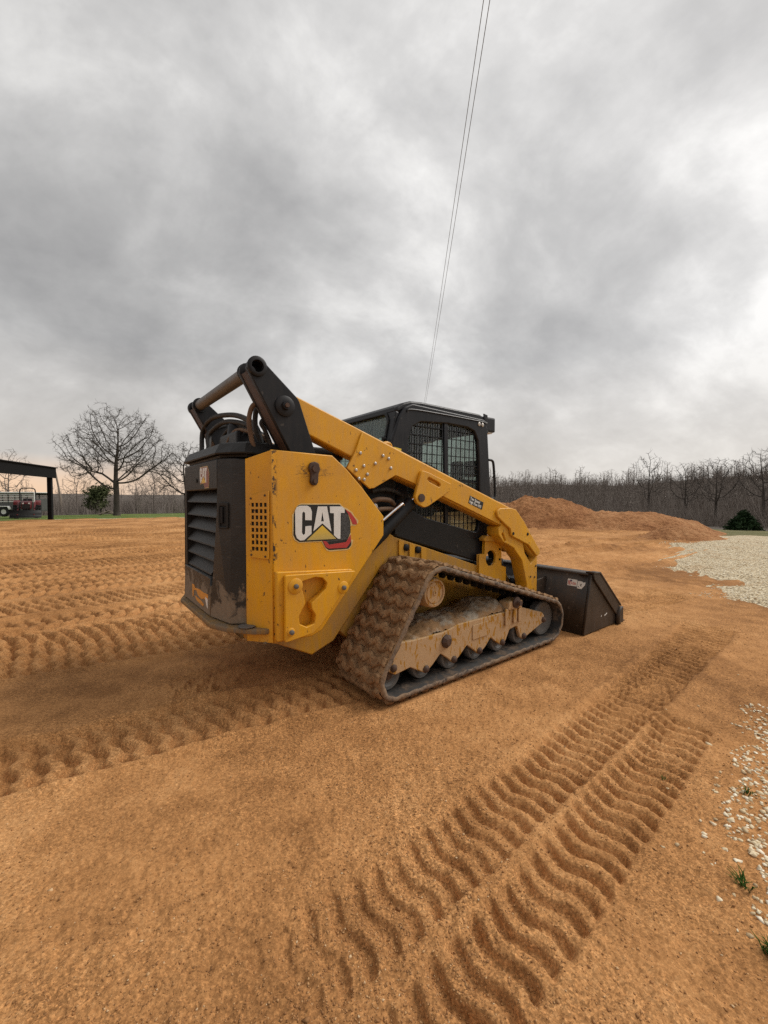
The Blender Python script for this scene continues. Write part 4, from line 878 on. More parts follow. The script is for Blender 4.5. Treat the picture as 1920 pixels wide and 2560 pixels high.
    tube('cylinder_hose', [(0.24, s * 0.54, 1.22), (0.33, s * 0.55, 1.235), (0.44, s * 0.54, 1.22), (0.52, s * 0.52, 1.19)], 0.016, m_hose, A)
    lathe('hose_fitting', [(0, 0), (0.022, 0), (0.022, s * 0.03), (0.012, s * 0.04), (0, s * 0.04)], m_steel, A, (0.225, s * 0.57, 1.118), 8, smooth=False)
    if s < 0:
        # lettered plate on the arm
        ang = math.atan2(1.142 - 1.196, 1.263 - 1.102)
        mt = Matrix.Translation((1.1745, -0.6405, 1.139)) @ M_XZ @ Matrix.Rotation(ang, 4, 'Z')
        lp = plate_m('arm_label', rnd(rect(-0.086, 0.086, -0.031, 0.031), 0.004, 2), 0.0016, mt, m_decalblack, A, bev=0.0003)
        mt2 = mt @ Matrix.Translation((0, 0, 0.0012))
        text('lettering', 'Two Speed', 0.030, mt2 @ Matrix.Translation((-0.078, 0.004, 0)), m_white, lp, 0.0007, sx=0.88)
        text('lettering', 'High Flow XPS', 0.030, mt2 @ Matrix.Translation((-0.078, -0.024, 0)), m_white, lp, 0.0007, sx=0.80)

def cab(A):
    out = [(0.405, 0.955), (0.50, 0.897), (1.41, 0.632), (1.572, 0.934), (1.570, 1.187), (1.522, 1.749), (1.500, 1.845), (0.66, 1.868), (0.585, 1.835), (0.53, 1.76), (0.455, 1.55), (0.405, 1.25)]
    hole = [(0.74, 1.742), (1.03, 1.762), (1.26, 1.757), (1.35, 1.735), (1.395, 1.66), (1.415, 1.45), (1.425, 0.99), (1.39, 0.885), (0.78, 1.03), (0.65, 1.09), (0.605, 1.30), (0.62, 1.60), (0.66, 1.70)]
    for s in (-1, 1):
        cs = plate('cab_side', rnd(out, [0.02, 0.02, 0.03, 0.03, 0.0, 0.0, 0.05, 0.06, 0.05, 0.05, 0, 0], 4), s * 0.435, s * 0.475, m_cabblack, A, [rnd(hole, 0.03, 3)], 0.010)
        gp = plate('side_glass', rnd(hole, 0.03, 3), s * 0.438, s * 0.443, m_glass, cs, bev=0.0005)
        # welded guard mesh over the window
        bm = bmesh.new()
        def inside(x, z, P=hole):
            c = False
            for i in range(len(P)):
                (x0, z0), (x1, z1) = P[i - 1], P[i]
                if (z0 > z) != (z1 > z) and x < (x1 - x0) * (z - z0) / (z1 - z0) + x0: c = not c
            return c
        def clip(f):
            ts = [t for t in np.linspace(0, 1, 300) if inside(*f(t))]
            return (min(ts), max(ts)) if ts else None
        x = 0.615
        while x < 1.43:
            f = lambda t, x=x: (x - 0.02 + 0.02 * t, 0.85 + t * 0.95); c = clip(f)
            if c:
                (xa, za), (xb, zb) = f(c[0] - 0.012), f(c[1] + 0.012)
                box_bm(bm, -0.0033, 0.0033, s * 0.452, s * 0.458, 0, 1, Matrix(((1, 0, xb - xa, xa), (0, 1, 0, 0), (0, 0, zb - za, za), (0, 0, 0, 1))))
            x += 0.0535
        z = 0.90
        while z < 1.76:
            f = lambda t, z=z: (0.58 + 0.87 * t, z); c = clip(f)
            if c: box_bm(bm, f(c[0] - 0.012)[0], f(c[1] + 0.012)[0], s * 0.4525, s * 0.4575, z - 0.003, z + 0.003)
            z += 0.068
        bm_obj('window_guard', bm, m_cabblack, cs)
        plate('window_post', [(1.000, 1.765), (1.040, 1.765), (1.052, 0.95), (1.012, 0.96)], s * 0.444, s * 0.466, m_cabblack, cs, bev=0.003)
        plate('window_rail', [(1.02, 1.345), (1.44, 1.325), (1.44, 1.300), (1.02, 1.320)], s * 0.40, s * 0.436, m_cabblack, cs, bev=0.003)
        for x, z in ((1.405, 1.80), (1.448, 1.797)): lathe('cap_bolt', [(0, 0), (0.017, 0), (0.017, s * 0.005), (0.012, s * 0.008), (0, s * 0.008)], m_steel, cs, (x, s * 0.475, z), 16)
        tube('drip_rail', [(0.60, s * 0.476, 1.80), (0.70, s * 0.478, 1.825), (1.44, s * 0.478, 1.822), (1.485, s * 0.476, 1.81)], 0.006, m_cabblack, cs, 6)
        # work-lamp housing on the roof corner
        lh = box('lamp_housing', 1.50, 1.665, s * 0.445 if s > 0 else -0.445, s * 0.30, 1.755, 1.885, m_cabblack, A, 0.016) if s < 0 else box('lamp_housing', 1.50, 1.665, 0.30, 0.445, 1.755, 1.885, m_cabblack, A, 0.016)
        box('lamp_lens', 1.56, 1.64, min(s * 0.32, s * 0.43), max(s * 0.32, s * 0.43), 1.745, 1.757, m_white, lh, 0.002)
        plate('housing_strap', [(1.49, 1.90), (1.535, 1.893), (1.548, 1.74), (1.515, 1.74)], s * 0.446, s * 0.462, m_cabblack, lh, bev=0.004)
        tube('grab_handle', [(1.555, s * 0.46, 1.508), (1.595, s * 0.462, 1.505), (1.618, s * 0.462, 1.475), (1.634, s * 0.462, 1.34), (1.643, s * 0.462, 1.213), (1.630, s * 0.462, 1.178), (1.590, s * 0.46, 1.165)], 0.011, m_cabblack, A, 10)
        # lower cab panel and rear post
        plate('rear_post', [(0.47, 0.92), (0.50, 0.91), (0.52, 1.20), (0.49, 1.20)], s * 0.475, s * 0.50, m_cabblack, cs, bev=0.003)
    # roof: a rounded slab with a sloping tail
    prof = [(0.515, 1.800), (0.530, 1.832), (0.585, 1.868), (0.66, 1.892), (0.78, 1.900), (1.44, 1.893), (1.50, 1.873), (1.515, 1.83), (0.70, 1.832), (0.60, 1.822), (0.55, 1.795)]
    plate('cab_roof', rnd(prof, [0, 0.04, 0.05, 0.05, 0.05, 0.04, 0.03, 0, 0, 0, 0], 4), -0.452, 0.452, m_cabblack, A, bev=0.014)
    # rear wall with its window, leaning forward at the top
    ang = math.atan2(0.10, 0.55)
    mt = Matrix.Translation((0.425, 0, 1.20)) @ Matrix.Rotation(ang, 4, 'Y') @ M_YZ
    rw = rnd([(-0.355, 0.17), (0.355, 0.17), (0.375, 0.54), (0.335, 0.600), (-0.335, 0.600), (-0.375, 0.54)], 0.03, 3)
    cr = plate_m('cab_rear', rnd([(-0.445, -0.3), (0.445, -0.3), (0.455, 0.60), (0.42, 0.645), (-0.42, 0.645), (-0.455, 0.60)], 0.02, 3), 0.035, mt, m_cabblack, A, [rw], 0.008)
    plate_m('rear_glass', rw, 0.005, mt, m_rglass, cr, bev=0.0005)
    cx, cz = 0.0, 0.37
    sealo = [(a * 1.05, cz + (b - cz) * 1.07) for a, b in rw]
    plate_m('window_seal', sealo, 0.012, Matrix.Translation((-0.022, 0, 0)) @ mt, m_black, cr, [rw], 0.003)
    lathe('seal_knob', [(0, 0), (0.016, 0), (0.016, -0.02), (0, -0.024)], m_black, cr, (0.455, -0.405, 1.60), 12, 'X')
    tube('yellow_hump', [(0.36, -0.50, 1.46), (0.38, -0.49, 1.545), (0.44, -0.48, 1.545), (0.47, -0.47, 1.46)], 0.016, m_arm, A, 8)
    plate('warning_sticker', [(0.479, 1.538), (0.548, 1.529), (0.545, 1.49), (0.479, 1.50)], -0.4772, -0.4752, m_ywarn, A, bev=0.0003)
    # front wall, floor and lower shell
    plate_x('cab_front', [(-0.44, 0.66), (0.44, 0.66), (0.44, 1.84), (-0.44, 1.84)], 1.50, 1.535, m_cabblack, A, [rnd(rect(-0.36, 0.36, 0.80, 1.74), 0.05, 3)], 0.008)
    plate_x('front_glass', rnd(rect(-0.36, 0.36, 0.80, 1.74), 0.05, 3), 1.512, 1.518, m_glass, A, bev=0.0005)
    box('front_shell', 1.44, 1.86, -0.40, 0.40, 0.30, 0.62, m_dark, A, 0.02)
    plate('cab_floor', [(0.44, 0.93), (1.41, 0.66), (1.50, 0.70), (1.50, 0.78), (0.62, 1.03), (0.46, 1.10)], -0.433, 0.433, m_dark, A, bev=0.004)
    # seat and controls
    st = box('seat', 0.74, 1.14, -0.24, 0.24, 1.02, 1.14, m_seat, A, 0.04)
    box('seat_back', 0.66, 0.80, -0.24, 0.24, 1.10, 1.58, m_seat, st, 0.05, Matrix.Translation((0.12, 0, 0)) @ Matrix.Rotation(R(-6), 4, 'Y') @ Matrix.Translation((0, 0, 0)))
    for s in (-1, 1):
        box('control_pod', 0.98, 1.42, s * 0.32 - 0.07, s * 0.32 + 0.07, 1.06, 1.20, m_seat, A, 0.03)
        tube('joystick', [(1.30, s * 0.31, 1.19), (1.31, s * 0.30, 1.28), (1.335, s * 0.29, 1.36)], [0.02] * 13, m_seat, A, 10)
        tube('safety_bar', [(0.78, s * 0.34, 1.46), (1.0, s * 0.34, 1.42), (1.22, s * 0.33, 1.28), (1.26, s * 0.30, 1.22)], 0.014, m_seat, A, 8)
    box('display', 1.42, 1.48, -0.42, -0.30, 1.36, 1.50, m_seat, A, 0.012)
    box('display', 1.36, 1.42, -0.30, -0.20, 1.34, 1.50, m_seat, A, 0.015)

def hull(circles, n=24000):
    th = np.linspace(0, 2 * PI, n, endpoint=False); N = np.stack([np.cos(th), np.sin(th)], -1)
    H = np.stack([N @ np.array(c[:2]) + c[2] for c in circles], -1); k = H.argmax(1)
    cc = np.array(circles); return cc[k, :2] + cc[k, 2:3] * N
WHEELS = [(0.098, 0.143, 0.143), (1.712, 0.192, 0.192), (0.452, 0.587, 0.189)]
def path_at(off, m):
    P = hull([(a, b, r - off) for a, b, r in WHEELS]); Q = np.vstack([P, P[:1]]); L = np.concatenate([[0], np.cumsum(np.hypot(*np.diff(Q, axis=0).T))])
    t = np.linspace(0, L[-1], m, endpoint=False)
    X = np.interp(t, L, Q[:, 0]); Z = np.interp(t, L, Q[:, 1])
    T = np.stack([np.roll(X, -1) - np.roll(X, 1), np.roll(Z, -1) - np.roll(Z, 1)], -1); T /= np.linalg.norm(T, axis=1)[:, None]
    return X, Z, T, L[-1]
LUGS = None
def lug_meshes():
    """Three variants of a wavy, mud-packed tread bar (local: x along the belt, y across, z outwards)."""
    res = []
    for sd in range(3):
        nv, nu = 46, 9; y = np.linspace(-0.216, 0.216, nv); Vs = []
        us = np.array([-0.031, -0.028, -0.023, -0.011, 0, 0.011, 0.023, 0.028, 0.031]); hs = np.array([-0.004, 0.018, 0.0255, 0.027, 0.0275, 0.027, 0.0255, 0.018, -0.004])
        Y, U = np.meshgrid(y, us, indexing='ij'); Hh = np.repeat(hs[None], nv, 0)
        wave = 0.015 * np.sin(2 * PI * Y / 0.118 + 0.8)
        gap = 1 - 0.35 * np.exp(-(((Y + 0.03) % 0.144 - 0.072) / 0.012) ** 2)
        nz = fbm(U + 5 * sd, Y + 3, 55, 3, 100 + sd) * 0.006; nz2 = fbm(U + 5 * sd, Y, 22, 2, 120 + sd) * 0.009
        edge = np.minimum(1, (0.216 - np.abs(Y)) / 0.012 + 0.25)
        Z = Hh * gap * edge + (Hh > 0.001) * (nz) - 0.002
        X = U * (0.9 + 0.25 * fbm(Y + 9 * sd, Y, 30, 2, 7)) + wave + nz2
        V = np.stack([X, Y, Z], -1).reshape(-1, 3); i = np.arange(nv - 1)[:, None]; j = np.arange(nu - 1)[None]
        F = np.stack([i * nu + j, i * nu + j + 1, (i + 1) * nu + j + 1, (i + 1) * nu + j], -1).reshape(-1, 4)[:, ::-1]
        res.append(mesh_np('tread_lug', V, F, m_mud, False))
    return res
def track(A, s):
    global LUGS
    if LUGS is None: LUGS = (lug_meshes(), None)
    yc = s * 0.755; hw = 0.225; off = 0.022
    X, Z, T, Ln = path_at(off, 700); N = np.stack([T[:, 1], -T[:, 0]], -1)          # outward normal for this direction of travel
    c = np.array([0.75, 0.3]);
    if ((np.stack([X, Z], -1) - c) * N).sum() < 0: N = -N
    # belt: outer face with packed mud, side edge, smooth inner face
    acr = np.concatenate([np.linspace(-hw, hw, 24)]); th = 0.030
    rows = []
    for y in acr:
        n = 0.005 * fbm(np.arange(700) * 0.12, np.full(700, y * 40), 1, 3, 5); rows.append(np.stack([X + N[:, 0] * n, np.full(700, yc + y), Z + N[:, 1] * n], -1))
    m = 700
    for y, o in ((hw + 0.004, 0.006), (hw + 0.006, 0.016), (hw + 0.002, th), (hw * 0.5, th + 0.002), (0, th), (-hw * 0.5, th + 0.002), (-hw - 0.002, th), (-hw - 0.006, 0.016), (-hw - 0.004, 0.006)):
        sc_ = 0.003 * np.sin(np.arange(700) * 2 * PI / 700 * 49 * 1.0) if abs(y) > hw else 0
        rows.append(np.stack([X - N[:, 0] * (o - sc_), np.full(700, yc + y), Z - N[:, 1] * (o - sc_)], -1))
    G = np.stack(rows, 0); k = len(rows); i = np.arange(k)[:, None]; j = np.arange(m)[None]
    F = np.stack([i * m + j, ((i + 1) % k) * m + j, ((i + 1) % k) * m + (j + 1) % m, i * m + (j + 1) % m], -1)
    me = mesh_np('track_belt', G.reshape(-1, 3), F.reshape(-1, 4), m_mud, True); me.materials.append(m_belt); me.materials.append(m_rubber)
    mi = np.zeros((k, m), np.int32); mi[23:26] = 1; mi[-3:] = 1; mi[26:-3] = 2; me.polygons.foreach_set('material_index', mi.ravel())
    bt = link(bpy.data.objects.new('track_belt', me), A)
    # tread lugs one by one
    nl = 49; Xl, Zl, Tl, _ = path_at(off + 0.001, nl * 20)
    for q in range(nl):
        x, z = Xl[q * 20], Zl[q * 20]; t = Tl[q * 20]; n = np.array([t[1], -t[0]])
        if ((np.array([x, z]) - c) @ n) < 0: n = -n
        o = link(bpy.data.objects.new('tread_lug', LUGS[0][q % 3]), bt)
        ax = Vector((t[0], 0, t[1])); az = Vector((n[0], 0, n[1])); ay = az.cross(ax)
        o.matrix_local = Matrix(((ax.x, ay.x, az.x, x), (ax.y, ay.y, az.y, yc), (ax.z, ay.z, az.z, z), (0, 0, 0, 1)))
    # drive lugs on the inside
    dm = bmesh.new(); box_bm(dm, -0.016, 0.016, -0.03, 0.03, 0, 0.036)
    bmesh.ops.bevel(dm, geom=dm.edges[:], offset=0.009, segments=2, affect='EDGES'); dme = bpy.data.meshes.new('drive_lug'); dm.to_mesh(dme); dm.free(); dme.materials.append(m_rubber)
    Xd, Zd, Td, _ = path_at(off + th, nl * 20)
    for q in range(nl):
        x, z = Xd[q * 20], Zd[q * 20]; t = Td[q * 20]; n = np.array([t[1], -t[0]])
        if ((np.array([x, z]) - c) @ n) > 0: n = -n
        for dy in (0.015,):
            o = link(bpy.data.objects.new('drive_lug', dme), bt)
            ax = Vector((t[0], 0, t[1])); az = Vector((n[0], 0, n[1])); ay = az.cross(ax)
            o.matrix_local = Matrix(((ax.x, ay.x, az.x, x), (ax.y, ay.y, az.y, yc + s * dy), (ax.z, ay.z, az.z, z), (0, 0, 0, 1)))
    # undercarriage frame with its scalloped lower edge
    fr = [(0.060, 0.278), (0.095, 0.337), (0.257, 0.325), (0.52, 0.322), (0.664, 0.348), (1.138, 0.345), (1.30, 0.352), (1.352, 0.350), (1.640, 0.262), (1.672, 0.230), (1.665, 0.180), (1.43, 0.112), (1.385, 0.095), (1.345, 0.118), (1.300, 0.215),
          (1.21, 0.205), (1.165, 0.135), (1.119, 0.105), (1.06, 0.140), (0.99, 0.190), (0.93, 0.135), (0.865, 0.098), (0.81, 0.140), (0.74, 0.190), (0.67, 0.135), (0.61, 0.098), (0.56, 0.140), (0.49, 0.190), (0.42, 0.135), (0.361, 0.098), (0.30, 0.130), (0.235, 0.165), (0.12, 0.150), (0.065, 0.185)]
    uf = plate('undercarriage_frame', rnd(fr, 0.012, 2), s * 0.905, s * 0.935, m_caked, A, bev=0.006)
    plate('frame_box', [(0.10, 0.315), (0.52, 0.30), (0.664, 0.325), (1.30, 0.325), (1.60, 0.25), (1.60, 0.205), (1.30, 0.225), (0.12, 0.20)], s * 0.60, s * 0.9045, m_caked, uf, bev=0.006)
    plate('adjuster_cover', rnd([(0.79, 0.215), (0.96, 0.218), (0.96, 0.318), (0.79, 0.315)], 0.012, 3), s * 0.935, s * 0.941, m_caked, uf, bev=0.003)
    for xa in (1.14, 1.24, 1.30): plate('frame_strap', [(xa, 0.25), (xa + 0.035, 0.25), (xa + 0.04, 0.365), (xa + 0.005, 0.37)], s * 0.935, s * 0.95, m_caked, uf, bev=0.004)
    plate('strap_head', rnd([(1.165, 0.355), (1.33, 0.355), (1.345, 0.405), (1.30, 0.425), (1.18, 0.415)], 0.015, 3), s * 0.86, s * 0.955, m_caked, uf, bev=0.006)
    lathe('strap_roller', [(0, 0), (0.042, 0), (0.042, s * 0.012), (0.018, s * 0.018), (0.018, s * 0.045), (0, s * 0.045)], m_rust, uf, (1.255, s * 0.955, 0.405), 20)
    lathe('frame_hub', [(0, 0), (0.042, 0), (0.045, s * 0.010), (0.030, s * 0.022), (0.022, s * 0.030), (0, s * 0.030)], m_rust, uf, (0.538, s * 0.935, 0.262), 8, smooth=False)
    for x, z in ((0.105, 0.195), (0.361, 0.126), (0.61, 0.126), (0.865, 0.126), (1.119, 0.130), (1.385, 0.123), (1.655, 0.200)):
        lathe('axle_bolt', [(0, 0), (0.022, 0), (0.024, s * 0.006), (0.016, s * 0.016), (0.010, s * 0.020), (0, s * 0.020)], m_rust, uf, (x, s * 0.935, z), 12)
    def wheel(nm, x, z, r, y0, y1, mat, parent):
        return lathe(nm, [(0.02, y0 + 0.012), (r * 0.55, y0 + 0.012), (r * 0.72, y0), (r * 0.93, y0), (r, y0 + 0.010), (r, y1 - 0.010), (r * 0.93, y1), (r * 0.72, y1), (r * 0.55, y1 - 0.012), (0.02, y1 - 0.012), (0.02, y0 + 0.012)], mat, parent, (x, 0, z), 36)
    bot = off + th + 0.002
    for x in (0.361, 0.61, 0.865, 1.119, 1.385):
        r = 0.080 if x < 1.3 else 0.092
        w = wheel('road_wheel', x, bot + r, r, s * 0.90 if s > 0 else -0.90, s * 0.84 if s > 0 else -0.84, m_tube, A)
        wheel('inner_roller', x, bot + r, r, s * 0.70, s * 0.62, m_tube, w)
        tube('axle', [(x, s * 0.60, bot + r), (x, s * 0.90, bot + r)], 0.02, m_rust, w, 12, False)
    for nm, (x, z, r), ya, yb in (('rear_idler', WHEELS[0], 0.90, 0.84), ('front_idler', WHEELS[1], 0.90, 0.83)):
        w = wheel(nm, x, z, r - bot + 0.001, s * ya, s * yb, m_tube, A); wheel('inner_disc', x, z, r - bot, s * 0.68, s * 0.61, m_tube, w)
        tube('axle', [(x, s * 0.60, z), (x, s * 0.90, z)], 0.028, m_rust, w, 12, False)
    # sprocket and final drive
    x, z, r = WHEELS[2]
    sp = lathe('sprocket', [(0.05, s * 0.70), (0.118, s * 0.70), (0.122, s * 0.72), (0.118, s * 0.74), (0.05, s * 0.74), (0.05, s * 0.70)], m_mud, A, (x, 0, z), 40)
    for q in range(11):
        a = 2 * PI * q / 11 + 0.2
        lathe('sprocket_roller', [(0, s * 0.66), (0.016, s * 0.66), (0.016, s * 0.79), (0, s * 0.79)], m_rust, sp, (x + 0.108 * math.cos(a), 0, z + 0.108 * math.sin(a)), 12)
    lathe('final_drive', [(0, s * 0.50), (0.115, s * 0.50), (0.115, s * 0.74), (0.100, s * 0.75), (0.096, s * 0.905), (0.088, s * 0.925), (0.076, s * 0.928), (0.072, s * 0.918), (0.068, s * 0.918), (0.064, s * 0.924), (0.018, s * 0.924), (0.014, s * 0.930), (0.006, s * 0.930), (0.005, s * 0.922), (0, s * 0.922)], m_caked, A, (x - 0.005, 0, z - 0.005), 40)

def bucket(A):
    bs = [(2.118, 0.0), (2.243, 0.508), (2.33, 0.512), (2.40, 0.478), (2.765, 0.165), (2.80, 0.10), (2.80, 0.0)]
    # inside form: curved back and flat floor, open to the front
    prof_o = [(2.80, 0.0), (2.118, 0.0), (2.243, 0.508), (2.33, 0.512)]
    prof_i = [(2.33, 0.497), (2.258, 0.494), (2.17, 0.13), (2.20, 0.045), (2.28, 0.016), (2.80, 0.016)]
    b = plate('bucket', prof_o + prof_i, -1.012, 1.012, m_bucket, A, bev=0.004)
    for s in (-1, 1):
        sp = plate('side_plate', bs, s * 1.013, s * 1.035, m_bucket, b, bev=0.004)
        plate('side_edge', [(2.243, 0.530), (2.36, 0.520), (2.775, 0.172), (2.70, 0.090), (2.262, 0.468)], s * 1.036, s * 1.052, m_bucket, b, bev=0.004)
        plate('edge_cap', [(2.23, 0.533), (2.365, 0.524), (2.79, 0.168), (2.785, 0.156), (2.36, 0.508), (2.24, 0.518)], s * 0.985, s * 1.058, m_bucket, b, bev=0.004)
        plate('corner_block', [(2.70, 0.0), (2.715, 0.115), (2.76, 0.155), (2.80, 0.150), (2.80, 0.0)], s * 1.036, s * 1.075, m_bucket, b, bev=0.012)
    plate('cutting_edge', [(2.72, -0.012), (2.72, 0.004), (2.90, 0.002), (2.925, -0.010)], -1.04, 1.04, m_bucket, b, bev=0.003)
    for q in range(6):
        y = -0.86 + q * 0.344
        lathe('edge_bolt', [(0, 0), (0.014, 0), (0.012, 0.008), (0, 0.009)], m_rust, b, (2.79, y, 0.005), 10, 'Z')
    plate('top_lip', [(2.225, 0.500), (2.345, 0.506), (2.345, 0.522), (2.225, 0.517)], -1.012, 1.012, m_bucket, b, bev=0.003)
    for y0 in (-0.62, -0.36, 0.34, 0.60): plate('hanger_plate', [(2.03, 0.08), (2.03, 0.42), (2.215, 0.44), (2.14, 0.08)], y0 - 0.01, y0 + 0.01, m_bucket, b, bev=0.002)
    # stickers on the back
    def on_back(y, z):
        x = 2.118 + (z / 0.508) * 0.125
        sl = math.atan2(0.125, 0.508); e2 = Vector((math.sin(sl), 0, math.cos(sl))); e1 = Vector((0, -1, 0)); n = e1.cross(e2); n = -n if n.x > 0 else n
        return Matrix(((e1.x, e2.x, n.x, x + n.x * 0.0015), (e1.y, e2.y, n.y, y), (e1.z, e2.z, n.z, z + n.z * 0.0015), (0, 0, 0, 1)))
    mt = on_back(-0.830, 0.390)
    s1 = plate_m('flag_sticker', rnd(rect(0, 0.088, 0, 0.060), 0.004, 2), 0.0012, mt, m_white, b, bev=0.0002)
    up = mt @ Matrix.Translation((0, 0, 0.0009))
    for k in range(4): plate_m('red_bar', rect(0.006, 0.033, 0.008 + k * 0.011, 0.0125 + k * 0.011), 0.0006, up, m_decalred, s1, bev=0.0001)
    plate_m('blue_field', rect(0.024, 0.040, 0.038, 0.054), 0.0008, up, simple('navy_print', (0.02, 0.02, 0.08), 0.5), s1, bev=0.0001)
    text('lettering', 'USA', 0.030, up @ Matrix.Translation((0.036, 0.014, 0)), m_decalred, s1, 0.0006, sx=0.80)
    text('lettering', 'H', 0.046, up @ Matrix.Translation((0.004, 0.014, 0.0004)), m_decalred, s1, 0.0004, sx=0.6)
    mt = on_back(-0.922, 0.376)
    s2 = plate_m('torn_sticker', [(0, 0), (0.040, 0.0), (0.066, 0.035), (0.070, 0.064), (0.048, 0.058), (0.040, 0.066), (0, 0.066)], 0.0012, mt, m_white, b, bev=0.0002)
    for k in range(3): plate_m('print_bar', rect(0.008 + 0.018 * (k > 0), 0.018 + 0.02 * (k > 0), 0.012 + 0.012 * k, 0.018 + 0.013 * k), 0.0006, mt @ Matrix.Translation((0, 0, 0.0009)), m_plastic, s2, bev=0.0001)
    for x, z, w in ((2.424, 0.106, 0.012), (2.49, 0.104, 0.026), (2.52, 0.112, 0.02)):
        plate('paint_chip', [(x, z), (x + w, z + 0.006), (x + w * 1.2, z + 0.016), (x + w * 0.3, z + 0.015)], -1.0360, -1.0352, m_white, b, bev=0.0001)

loader = build_loader()

# sand and crushed stone heaped on the undercarriage
def heap_on_frame():
    nx, ny = 120, 40; x = np.linspace(0.10, 1.32, nx); y = np.linspace(-0.60, -0.925, ny); Xg, Yg = np.meshgrid(x, y, indexing='ij')
    t = (Xg - 0.1) / 1.22; acr = np.sin(np.clip((-Yg - 0.60) / 0.325, 0, 1) * PI) ** 0.5
    prof = np.interp(Xg, [0.10, 0.25, 0.36, 0.47, 0.60, 0.75, 0.88, 1.0, 1.12, 1.22, 1.32], [0.0, 0.03, 0.05, 0.085, 0.075, 0.05, 0.065, 0.10, 0.11, 0.06, 0.0])
    base = np.interp(Xg, [0.10, 0.52, 0.664, 1.3], [0.322, 0.316, 0.340, 0.335])
    Zg = base - 0.01 + prof * (0.25 + 0.75 * acr) * (1 + 0.3 * fbm(Xg, Yg, 7, 3, 200)) + 0.014 * fbm(Xg, Yg, 22, 3, 203) + 0.008 * fbm(Xg, Yg, 60, 3, 201, 0.7)
    lx, ly = Xg, Yg; wx, wy = to_world(lx, ly)
    i = np.arange(nx - 1)[:, None]; j = np.arange(ny - 1)[None]
    F = np.stack([i * ny + j, i * ny + j + 1, (i + 1) * ny + j + 1, (i + 1) * ny + j], -1).reshape(-1, 4)[:, ::-1]
    t2 = NT('spilled_sand_and_stone'); n = t2.noise(7, 5, 0.65); f = t2.noise(120, 3, 0.7)
    col = t2.mix(t2.ramp(n, [(0.46, 0.0), (0.6, 1.0)]), (0.28, 0.165, 0.082), (0.36, 0.30, 0.23))
    col = t2.mix(t2.math('MULTIPLY', t2.ramp(f, [(0.3, 1.0), (0.5, 0.0)]), 0.5), col, (0.12, 0.07, 0.04))
    mat = t2.fin(col, 0.95, t2.bump(f, 0.8, 0.006), spec=0.1)
    o = obj_np('sand_spill', np.stack([wx, wy, Zg], -1).reshape(-1, 3), F, mat, None, True)
    tag(o, 'sand and pale stone dust heaped on the track frame of the loader', None, None, 'stuff')
heap_on_frame()

# ================================================================== sand piles
def pile(name, cx, cy, rx, ry, h, rot, label, seed, skew=0.0, sharp=1.0, group='sand piles behind the loader'):
    n = 150; u = np.linspace(-1.25, 1.25, n); U, Vv = np.meshgrid(u, u, indexing='ij')
    ca, sa = math.cos(rot), math.sin(rot)
    X = cx + U * rx * ca - Vv * ry * sa; Y = cy + U * rx * sa + Vv * ry * ca
    rad = np.hypot(U - skew * (1 - np.abs(U)), Vv) + 0.10 * fbm(X, Y, 0.8, 3, seed)
    prof = np.clip(1 - rad, -0.25, 1); prof = np.where(prof > 0, np.clip(prof * sharp, 0, None) / (1 + 0.35 * np.clip(prof * sharp, 0, None)) * 1.35, prof)
    Z = h * np.clip(prof, -0.3, 1.05) + (0.20 * fbm(X, Y, 1.3, 4, seed + 5) + 0.16 * np.abs(fbm(X, Y, 3.5, 4, seed + 8, 0.6)) - 0.04) * np.clip(prof * 4, 0, 1) * min(1, h) * 1.0 - 0.03
    i = np.arange(n - 1)[:, None]; j = np.arange(n - 1)[None]
    F = np.stack([i * n + j, (i + 1) * n + j, (i + 1) * n + j + 1, i * n + j + 1], -1).reshape(-1, 4)
    F = F[(prof.ravel()[F] > -0.2).any(1)]
    V = np.stack([X, Y, Z], -1).reshape(-1, 3); used = np.unique(F); mp = np.full(len(V), -1); mp[used] = np.arange(len(used))
    o = obj_np(name, V[used], mp[F], m_pile, None, True); tag(o, label, 'sand pile', group); return o
def pilemat():
    t = NT('heaped_orange_sand'); big = t.noise(0.7, 4, 0.6); f = t.noise(9, 6, 0.68)
    v = t.math('ADD', t.math('MULTIPLY', big, 0.5), t.math('MULTIPLY', f, 0.5))
    col = t.ramp(v, [(0.36, (0.22, 0.092, 0.038)), (0.5, (0.42, 0.20, 0.088)), (0.64, (0.56, 0.305, 0.148))])
    return t.fin(col, 0.95, t.bump(f, 1.0, 0.12), spec=0.1)
m_pile = pilemat()
pile('sand_pile', 5.9, 24.0, 4.6, 3.0, 1.22, 0.1, 'farthest sand pile, its top just showing behind the round one', 3)
pile('sand_pile', 7.0, 18.6, 3.3, 2.6, 1.16, 0.0, 'tall rounded sand pile rising just right of the loader arm', 7, 0.0, 1.5)
pile('sand_pile', 9.6, 16.9, 3.2, 1.9, 0.60, -0.10, 'long low sand pile between the round pile and the gravel', 11, 0.1, 1.7)
pile('sand_pile', 8.9, 12.4, 1.25, 0.95, 0.36, 0.05, 'smallest sand heap, spilling onto the pale gravel', 19, 0.0, 1.3)

